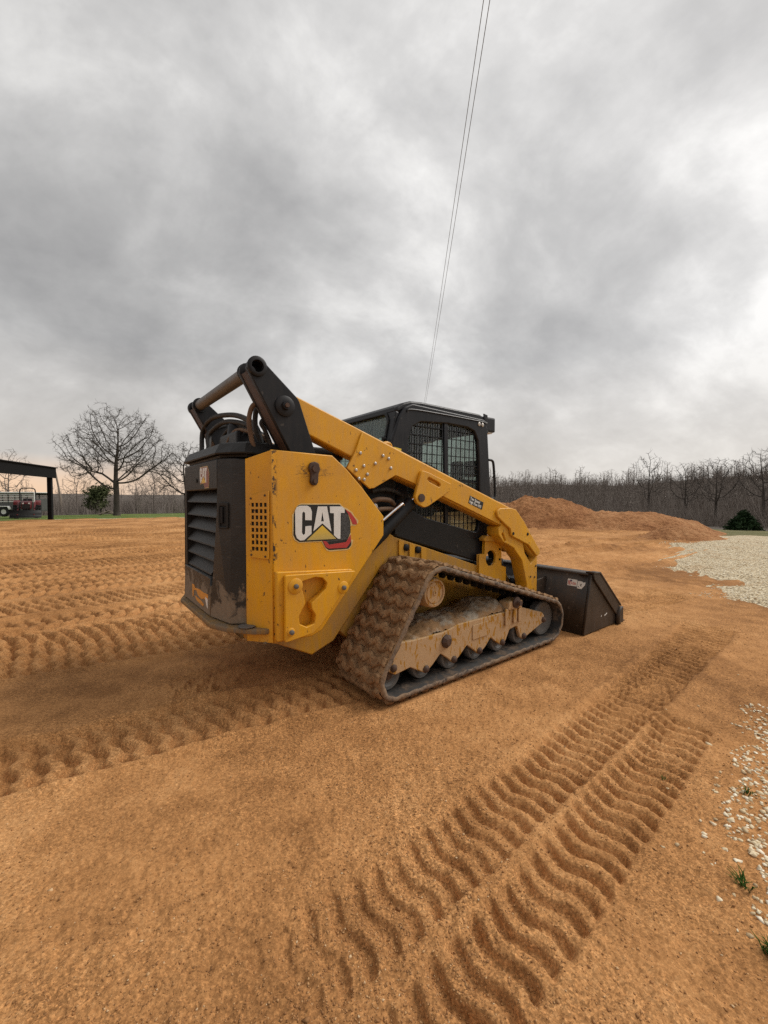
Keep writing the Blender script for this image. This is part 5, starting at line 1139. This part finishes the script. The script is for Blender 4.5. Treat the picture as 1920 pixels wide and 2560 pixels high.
# ================================================================== trees
def colonize(crown, n_pts, step, trunk_h, seed, infl=2.5, kill=0.6, iters=110, wig=0.25, lean=(0, 0), sag=0.0):
    """Branch skeleton grown towards points filling the crown; returns nodes, parents, radii (pipe model)."""
    g = np.random.default_rng(seed); pts = crown(g, n_pts)
    nodes = [np.array([0, 0, 0.0])]; par = [-1]
    k = max(2, int(trunk_h / step))
    for i in range(k): nodes.append(nodes[-1] + np.array([lean[0] * step + g.normal(0, 0.04) * step, lean[1] * step + g.normal(0, 0.04) * step, step])); par.append(len(nodes) - 2)
    N = np.array(nodes); P = np.array(par); alive = np.ones(len(pts), bool)
    near = np.full(len(pts), 0); nd = np.full(len(pts), 1e9)
    def upd(a, b):
        nonlocal near, nd
        D = np.linalg.norm(pts[:, None] - N[None, a:b], axis=2); q = D.argmin(1); d = D[np.arange(len(pts)), q]
        m = d < nd; near[m] = q[m] + a; nd[m] = d[m]
    upd(max(0, k - 3), len(N)); seen = set()
    for it in range(iters):
        m = alive & (nd < infl * (1 if it > 12 else 3))
        if not m.any(): break
        idx = near[m]; v = pts[m] - N[idx]; v /= np.linalg.norm(v, axis=1)[:, None]
        u, inv = np.unique(idx, return_inverse=True); acc = np.zeros((len(u), 3)); np.add.at(acc, inv, v)
        acc += g.normal(0, wig, acc.shape); acc[:, 2] -= sag; acc /= np.linalg.norm(acc, axis=1)[:, None] + 1e-9
        new = N[u] + acc * step; a = len(N)
        ok = []
        for w, uu in zip(new, u):
            key = (int(uu), tuple(np.round(w / (step * 0.35)).astype(int)))
            ok.append(key not in seen); seen.add(key)
        ok = np.array(ok)
        if not ok.any(): break
        N = np.vstack([N, new[ok]]); P = np.concatenate([P, u[ok]]); upd(a, len(N)); alive &= nd > kill
        if len(N) > 9000: break
    return N, P
def skeleton_mesh(N, P, r_tip, r_exp, sides_big=6, r_max=None, twig=0, seed=0, twig_len=0.35):
    n = len(N); w = np.zeros(n); ch = np.bincount(P[1:], minlength=n); w[ch == 0] = r_tip ** r_exp
    for i in range(n - 1, 0, -1): w[P[i]] += w[i]
    r = w ** (1 / r_exp)
    if r_max: r *= 1; r = np.minimum(r, r_max)
    g = np.random.default_rng(seed + 50)
    Vs, Fs, base = [], [], 0
    for lo, hi, sd in ((0, r_tip * 2.2, 3), (r_tip * 2.2, r_tip * 7, 4), (r_tip * 7, 1e9, sides_big)):
        m = np.where((np.arange(n) > 0) & (r > lo) & (r <= hi))[0]
        if not len(m): continue
        a = N[P[m]]; b = N[m]; ra = np.minimum(r[P[m]], r[m] * 1.5)[:, None]; rb = r[m][:, None]
        t = b - a; t /= np.linalg.norm(t, axis=1)[:, None] + 1e-9; b = b + t * rb * 0.6
        ref = np.where(np.abs(t[:, 2:3]) < 0.9, np.array([[0, 0, 1.0]]), np.array([[1.0, 0, 0]]))
        u = np.cross(t, ref); u /= np.linalg.norm(u, axis=1)[:, None]; v = np.cross(t, u)
        an = np.linspace(0, 2 * PI, sd, endpoint=False)
        ring = np.cos(an)[None, :, None] * u[:, None] + np.sin(an)[None, :, None] * v[:, None]
        A_ = a[:, None] + ring * ra[:, None]; B_ = b[:, None] + ring * rb[:, None]
        V = np.concatenate([A_, B_], 1).reshape(-1, 3); k = np.arange(len(m))[:, None] * 2 * sd; q = np.arange(sd)[None]
        F = np.stack([k + q, k + (q + 1) % sd, k + sd + (q + 1) % sd, k + sd + q], -1).reshape(-1, 4)
        Vs.append(V); Fs.append(F + base); base += len(V)
    if twig:
        m = np.where(r <= r_tip * 2.5)[0]; m = np.repeat(m, twig)
        a = N[m]; d = a - N[np.maximum(P[m], 0)]; d /= np.linalg.norm(d, axis=1)[:, None] + 1e-9
        d = d + g.normal(0, 0.75, d.shape); d[:, 2] += 0.15; d /= np.linalg.norm(d, axis=1)[:, None]; L = twig_len * g.uniform(0.4, 1.0, len(m))[:, None]
        mid = a + d * L * 0.5; d2 = d + g.normal(0, 0.3, d.shape); d2 /= np.linalg.norm(d2, axis=1)[:, None]; b = mid + d2 * L * 0.5
        sdv = np.cross(d, g.normal(0, 1, d.shape)); sdv /= np.linalg.norm(sdv, axis=1)[:, None] + 1e-9; w1 = r_tip * 0.8
        V = np.stack([a + sdv * w1, a - sdv * w1, mid + sdv * w1 * 0.8, mid - sdv * w1 * 0.8, b + sdv * w1 * 0.35, b - sdv * w1 * 0.35], 1).reshape(-1, 3)
        k = np.arange(len(m))[:, None] * 6; F = np.stack([np.concatenate([k, k + 1, k + 3, k + 2], 1), np.concatenate([k + 2, k + 3, k + 5, k + 4], 1)], 1).reshape(-1, 4)
        Vs.append(V); Fs.append(F + base)
    return np.concatenate(Vs), np.concatenate(Fs), r
def ball(rx, rz, cz, hollow=0.35, low=None):
    def f(g, n):
        p = g.normal(0, 1, (n, 3)); p /= np.linalg.norm(p, axis=1)[:, None]; p *= (hollow + (1 - hollow) * g.random((n, 1)) ** 0.6)
        p[:, 2] = np.where(p[:, 2] < 0, p[:, 2] * (low or 0.7), p[:, 2]); return p * np.array([rx, rx, rz]) + np.array([0, 0, cz])
    return f
def ground_at(x, y): return float(land(np.array([x]), np.array([y]))[0]) - 0.08
def tree_thing(name, x, y, N, P, tip, label, group, mat, rmax=None, split=0.16, twig=2, twig_len=0.35, rot=0.0, z=None, rexp=2.3):
    root = bpy.data.objects.new(name, None); C.objects.link(root); root.location = (x, y, ground_at(x, y) if z is None else z); root.rotation_euler = (0, 0, rot)
    tag(root, label, 'tree', group)
    n = len(N); w = np.zeros(n); ch = np.bincount(P[1:], minlength=n); w[ch == 0] = tip ** rexp
    V, F, r = skeleton_mesh(N, P, tip, rexp, 7, rmax, twig, 1, twig_len)
    # trunk = the stem up to the first fork, crown = all the limbs and twigs
    fork = 0
    while fork + 1 < n and ch[fork] <= 1: fork += 1
    rad = r[:fork + 2].copy(); flare = 1 + 0.55 * np.exp(-N[:fork + 2, 2] / 0.35)
    tv, tf = tube_arrays(N[:fork + 2], rad * flare, 9, False)
    obj_np('trunk', tv, tf, mat, root, True)
    obj_np('crown', V, F, mat, root)
    return root
# the big bare oak on the left
def lobes(L):
    def f(g, n):
        w = np.array([l[3] ** 2 for l in L]); k = g.choice(len(L), n, p=w / w.sum()); c = np.array(L)
        p = g.normal(0, 1, (n, 3)); p /= np.linalg.norm(p, axis=1)[:, None]; p *= g.random((n, 1)) ** 0.45
        return c[k, :3] + p * c[k, 3:4] * np.array([1, 1, 0.8])
    return f
oak = [(-3.6, 0.3, 5.4, 2.1), (-4.6, -0.5, 7.0, 1.2), (-2.4, 0.5, 7.7, 2.2), (-0.6, -0.8, 9.3, 1.9), (1.6, 0.6, 8.6, 2.1), (3.4, -0.4, 7.2, 1.9), (4.1, 0.6, 5.4, 1.8), (2.6, -1.5, 4.4, 1.5), (-2.2, -1.8, 4.6, 1.5), (0.2, 2.6, 6.0, 2.4), (0.3, -2.6, 6.2, 2.3), (0.2, 0, 6.3, 2.0), (4.9, 0.2, 3.9, 0.9), (-3.3, 0.8, 3.7, 0.9)]
N, P = colonize(lobes(oak), 2900, 0.27, 2.2, 5, 1.8, 0.36, 140, 0.75)
tree_thing('oak_tree', -25.8, 40.0, N, P, 0.0115, 'large spreading bare oak standing alone at the sand edge on the left', None, m_bark_oak, 0.34, twig=3, twig_len=0.55, z=-0.55, rexp=2.22)
N, P = colonize(ball(5.2, 4.6, 5.6, 0.25, 0.75), 1300, 0.34, 2.4, 9, 2.1, 0.5, 100, 0.55)
tree_thing('oak_tree', -27.2, 57.0, N, P, 0.016, 'bare oak half hidden behind the rear of the loader', None, m_bark, 0.34, twig=2, twig_len=0.5, rexp=2.25)
# tall bare trees in front of the wood on the right
def tall(rx, h, seed, n=900): return colonize(ball(rx, h * 0.36, h * 0.66, 0.2, 0.95), n, 0.36, h * 0.30, seed, 2.4, 0.55, 100, 0.5)
RT = 'bare trees standing before the wood on the right'
for (px, Y, rx, h, sd, lb) in ((1622, 46, 1.9, 8.2, 21, 'slim twin-topped bare tree above the long low sand pile'), (1712, 50, 2.2, 7.8, 22, 'bushy bare tree between the slim tree and the crooked one'),
                               (1790, 47, 2.9, 7.9, 23, 'crooked wide-limbed bare tree right of the bushy one'), (1908, 42, 2.8, 8.2, 24, 'bare tree cut off by the right edge of the picture')):
    N, P = tall(rx, h, sd); tree_thing('bare_tree', (px - 960) / 1036 * Y, Y, N, P, 0.014, lb, RT, m_bark_oak, 0.2, rexp=2.1, twig=2, twig_len=0.5)
LT = 'small bare trees at the back of the grass on the left'
for (px, Y, rx, h, sd, lb) in ((192, 58, 2.2, 6.0, 31, 'small bare tree just right of the leaning pole'), (342, 62, 2.0, 5.6, 32, 'thin bare tree right of the big oak'), (385, 60, 2.6, 6.2, 33, 'shrubby bare tree nearest the loader rear'),
                               (22, 52, 2.6, 8.5, 34, 'bare tree seen under the carport roof above the trailer')):
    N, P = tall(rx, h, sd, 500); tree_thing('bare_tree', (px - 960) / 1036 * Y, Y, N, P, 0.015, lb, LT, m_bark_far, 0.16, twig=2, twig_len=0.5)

def leafy(name, x, y, rx, h, n, mat, label, group, seed, cone=False, size=0.10, z=None):
    g = np.random.default_rng(seed); root = bpy.data.objects.new(name, None); C.objects.link(root); root.location = (x, y, ground_at(x, y) if z is None else z)
    tag(root, label, 'tree', group)
    V, F = tube_arrays([(0, 0, -0.1), (0.02, 0.01, h * 0.4), (0, 0, h * 0.8)], [rx * 0.07, rx * 0.05, rx * 0.02], 7); obj_np('trunk', V, F, m_bark, root, True)
    t = g.random(n) ** (0.8 if cone else 1.0); a = g.uniform(0, 2 * PI, n)
    if cone: zz = 0.03 * h + t * 0.97 * h; rr = rx * (1 - t) ** 0.75 * (0.55 + 0.45 * g.random(n) ** 0.4) * (1 + 0.22 * np.sin(a * 5 + zz * 4) + 0.12 * np.sin(a * 11 + zz * 9)) + 0.03
    else:
        zz = 0.25 * h + 0.75 * h * t; rr = rx * np.sqrt(np.clip(1 - (2 * t - 0.9) ** 2, 0.03, 1)) * (0.45 + 0.55 * g.random(n) ** 0.5) * (1 + 0.25 * np.sin(a * 4 + zz * 3))
    if not cone:
        # several uneven clumps instead of one ball
        m = 13; ca_ = g.uniform(0, 2 * PI, m); cr_ = rx * g.uniform(0.15, 0.8, m); cz_ = h * g.uniform(0.28, 0.88, m); k = g.integers(0, m, n); w = g.normal(0, 0.5, (n, 3)) * rx * g.uniform(0.35, 0.6, m)[k][:, None]
        c = np.stack([np.cos(ca_[k]) * cr_[k], np.sin(ca_[k]) * cr_[k], cz_[k]], -1) + w; c[:, 2] = np.maximum(c[:, 2], 0.12 * h)
    else: c = np.stack([rr * np.cos(a), rr * np.sin(a), zz], -1) + g.normal(0, 0.09 * rx, (n, 3))
    d1 = g.normal(0, 1, (n, 3)); d1[:, :2] += np.stack([np.cos(a), np.sin(a)], -1) * 0.8; d1 /= np.linalg.norm(d1, axis=1)[:, None]; d2 = np.cross(d1, g.normal(0, 1, (n, 3))); d2 /= np.linalg.norm(d2, axis=1)[:, None]
    s1 = size * g.uniform(0.6, 1.5, (n, 1)); s2 = s1 * 0.35
    V = np.stack([c - d1 * s1, c + d2 * s2, c + d1 * s1, c - d2 * s2], 1).reshape(-1, 3); F = np.arange(4 * n).reshape(-1, 4)
    obj_np('crown', V, F, mat, root); return root
leafy('cedar_tree', 22.6, 26.0, 0.85, 1.15, 3000, m_leaf, 'dark green cone-shaped cedar at the wood edge on the right', None, 3, True, 0.11)
leafy('cedar_tree', 26.6, 27.0, 0.9, 1.15, 2600, m_leaf, 'small dark cedar at the right edge of the picture', None, 4, True, 0.11)
leafy('evergreen_tree', (252 - 960) / 1036 * 52, 52, 1.5, 3.7, 2200, m_leaf2, 'rounded olive-green evergreen left of the big oak trunk', None, 5, False, 0.20)

# the winter wood: far trees that read as one mass
def wood():
    kinds = []
    for sd in range(6):
        h = 8.0 + 1.2 * (sd % 3); N, P = colonize(ball(2.3, h * 0.40, h * 0.60, 0.15, 1.0), 260, 0.62, h * 0.22, 300 + sd, 3.2, 0.95, 60, 0.5)
        V, F, _ = skeleton_mesh(N, P, 0.030, 2.2, 4, 0.16, 2, sd, 0.95); kinds.append((V, F))
    g = np.random.default_rng(77)
    def build(name, label, az0, az1, r0, r1, n, smin, smax):
        Vs, Fs, base = [], [], 0
        for i in range(n):
            az = R(g.uniform(az0, az1)); r = r0 + (r1 - r0) * g.random() ** 0.85; x, y = r * math.sin(az), r * math.cos(az)
            V, F = kinds[g.integers(6)]; s = g.uniform(smin, smax); a = g.uniform(0, 2 * PI); ca, sa = math.cos(a) * s, math.sin(a) * s
            W = np.empty_like(V); W[:, 0] = V[:, 0] * ca - V[:, 1] * sa + x; W[:, 1] = V[:, 0] * sa + V[:, 1] * ca + y; W[:, 2] = V[:, 2] * s * g.uniform(0.85, 1.15) + ground_at(x, y)
            Vs.append(W); Fs.append(F + base); base += len(V)
        o = obj_np(name, np.concatenate(Vs), np.concatenate(Fs), m_bark_far); tag(o, label, None, None, 'stuff')
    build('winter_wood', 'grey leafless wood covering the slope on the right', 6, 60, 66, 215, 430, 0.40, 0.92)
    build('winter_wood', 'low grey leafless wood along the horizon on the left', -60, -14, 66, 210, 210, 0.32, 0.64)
wood()
def brush():
    g = np.random.default_rng(5)
    def build(name, label, az0, az1, r0, r1, n, h):
        az = np.radians(g.uniform(az0, az1, n)); r = r0 + (r1 - r0) * g.random(n); x = r * np.sin(az); y = r * np.cos(az); z = land(x, y) - 0.1
        V, F = [], []; m = 22
        c = np.repeat(np.stack([x, y, z], -1), m, 0); k = len(c); a = g.uniform(0, 2 * PI, k); lean = g.uniform(0.05, 0.55, k); L = h * g.uniform(0.4, 1.1, k)
        d = np.stack([np.cos(a) * lean, np.sin(a) * lean, np.ones(k)], -1); c[:, :2] += g.normal(0, 0.35, (k, 2)); s = np.stack([-np.sin(a), np.cos(a), np.zeros(k)], -1) * 0.014 * h / 2
        mid = c + d * L[:, None] * 0.55; tp = c + d * L[:, None] + g.normal(0, 0.18, (k, 3))
        V = np.stack([c + s, c - s, mid + s * 0.8, mid - s * 0.8, tp + s * 0.4, tp - s * 0.4], 1).reshape(-1, 3); q = np.arange(k)[:, None] * 6
        F = np.stack([np.concatenate([q, q + 1, q + 3, q + 2], 1), np.concatenate([q + 2, q + 3, q + 5, q + 4], 1)], 1).reshape(-1, 4)
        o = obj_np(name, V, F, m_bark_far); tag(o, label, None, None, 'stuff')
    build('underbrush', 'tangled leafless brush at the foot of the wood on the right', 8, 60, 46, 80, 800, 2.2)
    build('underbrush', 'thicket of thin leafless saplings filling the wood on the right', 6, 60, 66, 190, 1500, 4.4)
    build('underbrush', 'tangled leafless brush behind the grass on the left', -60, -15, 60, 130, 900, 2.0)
brush()

# ================================================================== carport, tractor, trailer and pole on the left
m_cpblack = simple('black_carport_metal', (0.005, 0.005, 0.0055), 0.8, 0.0, 0.2)
m_ttyre = simple('black_tyre', (0.012, 0.012, 0.012), 0.85)
m_tred = simple('red_tractor_paint', (0.13, 0.011, 0.012), 0.5)
m_tblack = simple('black_tractor_steel', (0.012, 0.012, 0.012), 0.5)
m_trwhite = simple('white_trailer_paint', (0.72, 0.72, 0.70), 0.4)
m_trgrey = simple('grey_trailer_sheet', (0.075, 0.075, 0.073), 0.5)
m_wood = simple('weathered_pole_wood', (0.22, 0.18, 0.14), 0.85)
def carport():
    root = bpy.data.objects.new('carport', None); C.objects.link(root); tag(root, 'black metal carport with one post showing at the left edge', 'carport')
    root.location = (-20.45, 25.4, 0); root.rotation_euler = (0, 0, math.atan2(-4.9, 1.30))      # local x runs towards the viewer along the eave
    box('post', -0.11, 0.11, -0.11, 0.11, -0.3, 2.55, m_cpblack, root, 0.01)
    box('post', 7.0, 7.22, -0.11, 0.11, -0.3, 2.55, m_cpblack, root, 0.01)
    box('post', -0.11, 0.11, -7.2, -6.98, -0.3, 2.55, m_cpblack, root, 0.01)
    box('post', 7.0, 7.22, -7.2, -6.98, -0.3, 2.55, m_cpblack, root, 0.01)
    box('eave_beam', -0.20, 7.4, -0.14, 0.14, 2.47, 2.80, m_cpblack, root, 0.01)
    box('fascia', -0.30, 7.5, 0.16, 0.22, 2.44, 3.05, m_cpblack, root, 0.01)
    box('eave_beam', -0.20, 7.4, -7.25, -6.95, 2.47, 2.80, m_cpblack, root, 0.01)
    rf = box('roof', -0.32, 7.52, -7.5, 0.30, 3.05, 3.11, m_cpblack, root, 0.01)
    for k in range(9): box('roof_rib', -0.30, 7.5, -7.3 + k * 0.9, -7.26 + k * 0.9, 3.112, 3.15, m_cpblack, rf, 0.004)
    for k in range(5): box('purlin', -0.18 + k * 1.8, -0.08 + k * 1.8, -6.94, -0.15, 2.82, 3.04, m_cpblack, root, 0.004)
carport()
def tyre(name, parent, x, y, r, w, rim):
    t = lathe(name, [(r * 0.55, -w / 2), (r * 0.9, -w / 2), (r, -w * 0.3), (r, w * 0.3), (r * 0.9, w / 2), (r * 0.55, w / 2), (r * 0.55, -w / 2)], m_ttyre, parent, (x, y, r), 26)
    lathe('rim', [(0, -w * 0.2), (r * 0.54, -w * 0.35), (r * 0.56, w * 0.35), (0, w * 0.2)], rim, t, (x, y, r), 20)
    bm = bmesh.new()
    for q in range(18):
        a = 2 * PI * q / 18
        for sd in (-1, 1): box_bm(bm, -0.02, 0.02, 0 if sd > 0 else -w * 0.48, w * 0.48 if sd > 0 else 0, r - 0.01, r + 0.03, Matrix.Translation((x, y, r)) @ Matrix.Rotation(a + sd * 0.06, 4, 'Y'))
    bm_obj('tread', bm, m_ttyre, t)
def tractor():
    root = bpy.data.objects.new('tractor', None); C.objects.link(root); root.location = (-22.3, 25.9, 0.02); root.rotation_euler = (0, 0, R(-52) )   # local +x is its front
    tag(root, 'small red tractor with roll bar and front loader under the carport', 'tractor')
    for s in (-1, 1):
        tyre('rear_wheel', root, -0.45, s * 0.52, 0.48, 0.30, m_tred); tyre('front_wheel', root, 0.95, s * 0.46, 0.30, 0.20, m_tred)
        f = plate('fender', rnd([(-0.95, 0.72), (-0.85, 0.98), (-0.50, 1.06), (-0.15, 0.96), (-0.05, 0.74), (-0.15, 0.74), (-0.25, 0.90), (-0.50, 0.98), (-0.78, 0.92), (-0.88, 0.72)], 0.04, 3), s * 0.36, s * 0.66, m_tred, root, bev=0.01)
        plate('loader_arm', rnd([(0.05, 0.72), (0.12, 0.98), (0.55, 0.92), (1.35, 0.42), (1.65, 0.20), (1.55, 0.12), (1.25, 0.34), (0.50, 0.78)], 0.03, 3), s * 0.34, s * 0.42, m_tred, root, bev=0.01)
        tube('loader_cylinder', [(0.15, s * 0.38, 0.55), (0.85, s * 0.38, 0.70)], 0.03, m_tblack, root, 8, False)
    h = plate('hood', rnd([(0.05, 0.55), (0.05, 1.00), (0.55, 1.02), (1.05, 0.94), (1.18, 0.80), (1.18, 0.52)], 0.06, 4), -0.24, 0.24, m_tred, root, bev=0.04)
    plate_x('grille', rnd(rect(-0.18, 0.18, 0.55, 0.84), 0.04, 3), 1.18, 1.21, m_tblack, h, bev=0.006)
    for s in (-1, 1): lathe('headlamp', [(0, 0.0), (0.05, 0.0), (0.04, 0.02), (0, 0.022)], m_trwhite, h, (1.20, s * 0.14, 0.87), 14, 'X')
    box('chassis', -0.75, 1.10, -0.16, 0.16, 0.32, 0.60, m_tblack, root, 0.03)
    st = box('seat', -0.62, -0.25, -0.22, 0.22, 0.72, 0.84, m_tblack, root, 0.04); box('seat_back', -0.70, -0.58, -0.22, 0.22, 0.82, 1.16, m_tblack, st, 0.04)
    tube('roll_bar', [(-0.80, -0.38, 0.55), (-0.80, -0.38, 1.55), (-0.80, -0.30, 1.80), (-0.80, 0.0, 1.83), (-0.80, 0.30, 1.80), (-0.80, 0.38, 1.55), (-0.80, 0.38, 0.55)], 0.032, m_tblack, root, 8)
    lathe('steering_wheel', [(0.17, 0), (0.185, 0.012), (0.20, 0), (0.185, -0.012), (0.17, 0)], m_tblack, root, (-0.02, 0, 1.13), 20, 'Z'); tube('steering_column', [(0.10, 0, 0.90), (-0.02, 0, 1.13)], 0.02, m_tblack, root, 8, False)
    plate('loader_bucket', [(1.58, 0.04), (1.52, 0.22), (1.58, 0.46), (1.64, 0.47), (1.60, 0.22), (1.66, 0.08), (2.02, 0.06), (2.04, 0.03)], -0.72, 0.72, m_tblack, root, bev=0.006)
    box('bucket_bar', 1.50, 1.54, -0.55, 0.55, 0.30, 0.36, m_trwhite, root, 0.005)
tractor()
def trailer():
    root = bpy.data.objects.new('livestock_trailer', None); C.objects.link(root); root.location = (-28.0, 31.6, -0.12); root.rotation_euler = (0, 0, R(7))
    tag(root, 'grey and white slatted livestock trailer parked behind the red tractor', 'trailer')
    L0, L1, w, z0, z1 = -3.4, 1.85, 0.95, 0.42, 1.72
    box('floor', L0, L1, -w, w, z0 - 0.08, z0, m_trgrey, root, 0.01)
    for s in (-1, 1):
        box('side_sheet', L0, L1, s * w - 0.02, s * w + 0.02, z0, 1.02, m_trgrey, root, 0.004)
        for k, z in enumerate((1.06, 1.24, 1.42, 1.56)): box('slat', L0, L1, s * w - 0.022, s * w + 0.026, z, z + 0.055, m_trwhite, root, 0.004)
        box('side_sheet', L0, L1, s * w - 0.018, s * w + 0.018, 1.60, z1, m_trgrey, root, 0.004)
        for k in range(7): box('stake', L0 + k * (L1 - L0) / 6 - 0.03, L0 + k * (L1 - L0) / 6 + 0.03, s * w - 0.03, s * w + 0.034, z0, z1, m_trwhite if k in (0, 6) else m_trgrey, root, 0.004)
        tube('top_rail', [(L0, s * w, z1 + 0.03), (L1, s * w, z1 + 0.03)], 0.055, m_trwhite, root, 10, False)
        for x in (-0.9, -0.1): tyre('wheel', root, x, s * 1.08, 0.34, 0.20, m_trwhite)
        plate('fender', [(-1.32, 0.50), (-1.2, 0.76), (0.2, 0.76), (0.32, 0.50), (0.26, 0.50), (0.16, 0.70), (-1.16, 0.70), (-1.26, 0.50)], s * 0.97, s * 1.20, m_trwhite, root, bev=0.01)
    box('end_gate', L1 - 0.02, L1 + 0.02, -w, w, z0, 1.30, m_trgrey, root, 0.004); box('nose', L0 - 0.03, L0 + 0.03, -w, w, z0, z1, m_trwhite, root, 0.01)
    box('roof', L0, L1, -w, w, z1 + 0.02, z1 + 0.06, m_trwhite, root, 0.01)
    tube('hitch', [(L0, -0.5, z0 - 0.05), (L0 - 1.2, 0, z0 - 0.05), (L0, 0.5, z0 - 0.05)], 0.05, m_tblack, root, 8, False)
trailer()
def utility_pole():
    x, y = (149 - 960) / 1036 * 66, 66.0; z = ground_at(x, y)
    root = bpy.data.objects.new('utility_pole', None); C.objects.link(root); root.location = (x, y, z); tag(root, 'thin leaning wooden pole with a lamp between carport and oak', 'pole')
    tube('pole', [(0.35, 0, -0.2), (0.1, 0, 3.0), (-0.55, 0, 6.6)], [0.16] * 7 + [0.13] * 6, m_wood, root, 9)
    box('lamp_head', -0.85, -0.50, -0.12, 0.12, 6.45, 6.62, m_tblack, root, 0.02)
utility_pole()
def fallen_log():
    x, y = (266 - 960) / 1036 * 43, 43.0
    root = bpy.data.objects.new('fallen_log', None); C.objects.link(root); root.location = (x, y, ground_at(x, y) + 0.15); tag(root, 'grey fallen branches lying in the grass beside the oak', 'log')
    tube('log', [(-0.8, 0, 0), (-0.1, 0.1, 0.25), (0.6, 0, 0.12), (1.1, 0.1, 0.05)], 0.11, m_wood, root, 8); tube('branch', [(-0.3, -0.2, 0.05), (0.2, 0, 0.38), (0.7, 0.1, 0.2)], 0.06, m_wood, root, 7)
fallen_log()
def pale_strip():
    gx, gy = [], []
    V = []; az = np.linspace(-38.5, -24, 80)
    for a in az:
        for d in (1.4, 0.35):
            r = float(np.interp(a, [-45, -38, -30, -15], [34.6, 32.7, 31.3, 30.5])) - d + 0.9; x, y = r * math.sin(R(a)), r * math.cos(R(a)); V.append((x, y, land(np.array([x]), np.array([y]))[0] + 0.06))
    V = np.array(V); F = np.array([(2 * i, 2 * i + 1, 2 * i + 3, 2 * i + 2) for i in range(79)])
    o = obj_np('gravel_path', V, F, m_gravel, None, True); tag(o, 'thin pale gravel line between the far sand edge and the grass', kind='structure')
pale_strip()

# two overhead wires passing high over the site
def wire(name, dx, dz, label):
    P = []
    for t in np.linspace(-0.35, 5.2, 60):
        y = 5.6 + 21.0 * t; x = 1.40 + dx + 1.20 * t; z = 7.35 + dz + 0.0035 * (y - 40) ** 2 * 0.25; P.append((x, y, z))
    V, F = tube_arrays(P, 0.006, 5); o = obj_np(name, V, F, simple('wire_metal', (0.10, 0.10, 0.10), 0.5)); tag(o, label, 'wire', 'overhead wires above the cab')
wire('overhead_wire', 0.0, 0.0, 'left-hand of the two thin wires rising from behind the cab')
wire('overhead_wire', 0.09, 0.0, 'right-hand of the two thin wires rising from behind the cab')

# ================================================================== small plants in the near gravel
def tuft(x, y, n, h, label, seed):
    g = np.random.default_rng(seed); z = float(max(sand_height(np.array([x]), np.array([y]))[0], 0))
    a = g.uniform(0, 2 * PI, n); ln = g.uniform(0.2, 1.1, n); L = h * g.uniform(0.5, 1.1, n)
    c = np.stack([g.normal(0, h * 0.22, n), g.normal(0, h * 0.22, n), np.full(n, -0.005)], -1); d = np.stack([np.cos(a) * ln, np.sin(a) * ln, np.ones(n)], -1); d /= np.linalg.norm(d, axis=1)[:, None]
    s = np.stack([-np.sin(a), np.cos(a), np.zeros(n)], -1) * (0.0016 + 0.012 * h)
    mid = c + d * L[:, None] * 0.55; tp = c + d * L[:, None] + np.stack([np.cos(a), np.sin(a), -0.6 * np.ones(n)], -1) * (L * 0.22)[:, None]
    V = np.stack([c + s, c - s, mid + s, mid - s, tp], 1).reshape(-1, 3) + np.array([0, 0, 0]); q = np.arange(n) * 5
    F = np.concatenate([np.stack([q, q + 1, q + 3], -1), np.stack([q, q + 3, q + 2], -1), np.stack([q + 2, q + 3, q + 4], -1)])
    o = obj_np('grass_tuft', V, F, m_blade); o.location = (x, y, z); tag(o, label, 'grass tuft', 'grass tufts in the near gravel')
tuft(1.0, 1.015, 110, 0.048, 'biggest grass tuft, at the lower right corner of the picture', 1)
tuft(1.085, 1.215, 26, 0.05, 'sparse weed sprig halfway up the near gravel patch', 2)
tuft(1.435, 1.60, 22, 0.035, 'low weed among the pale stones at the right edge', 3)
tuft(1.17, 1.70, 10, 0.02, 'tiny sprout beside the wavy track print', 4)
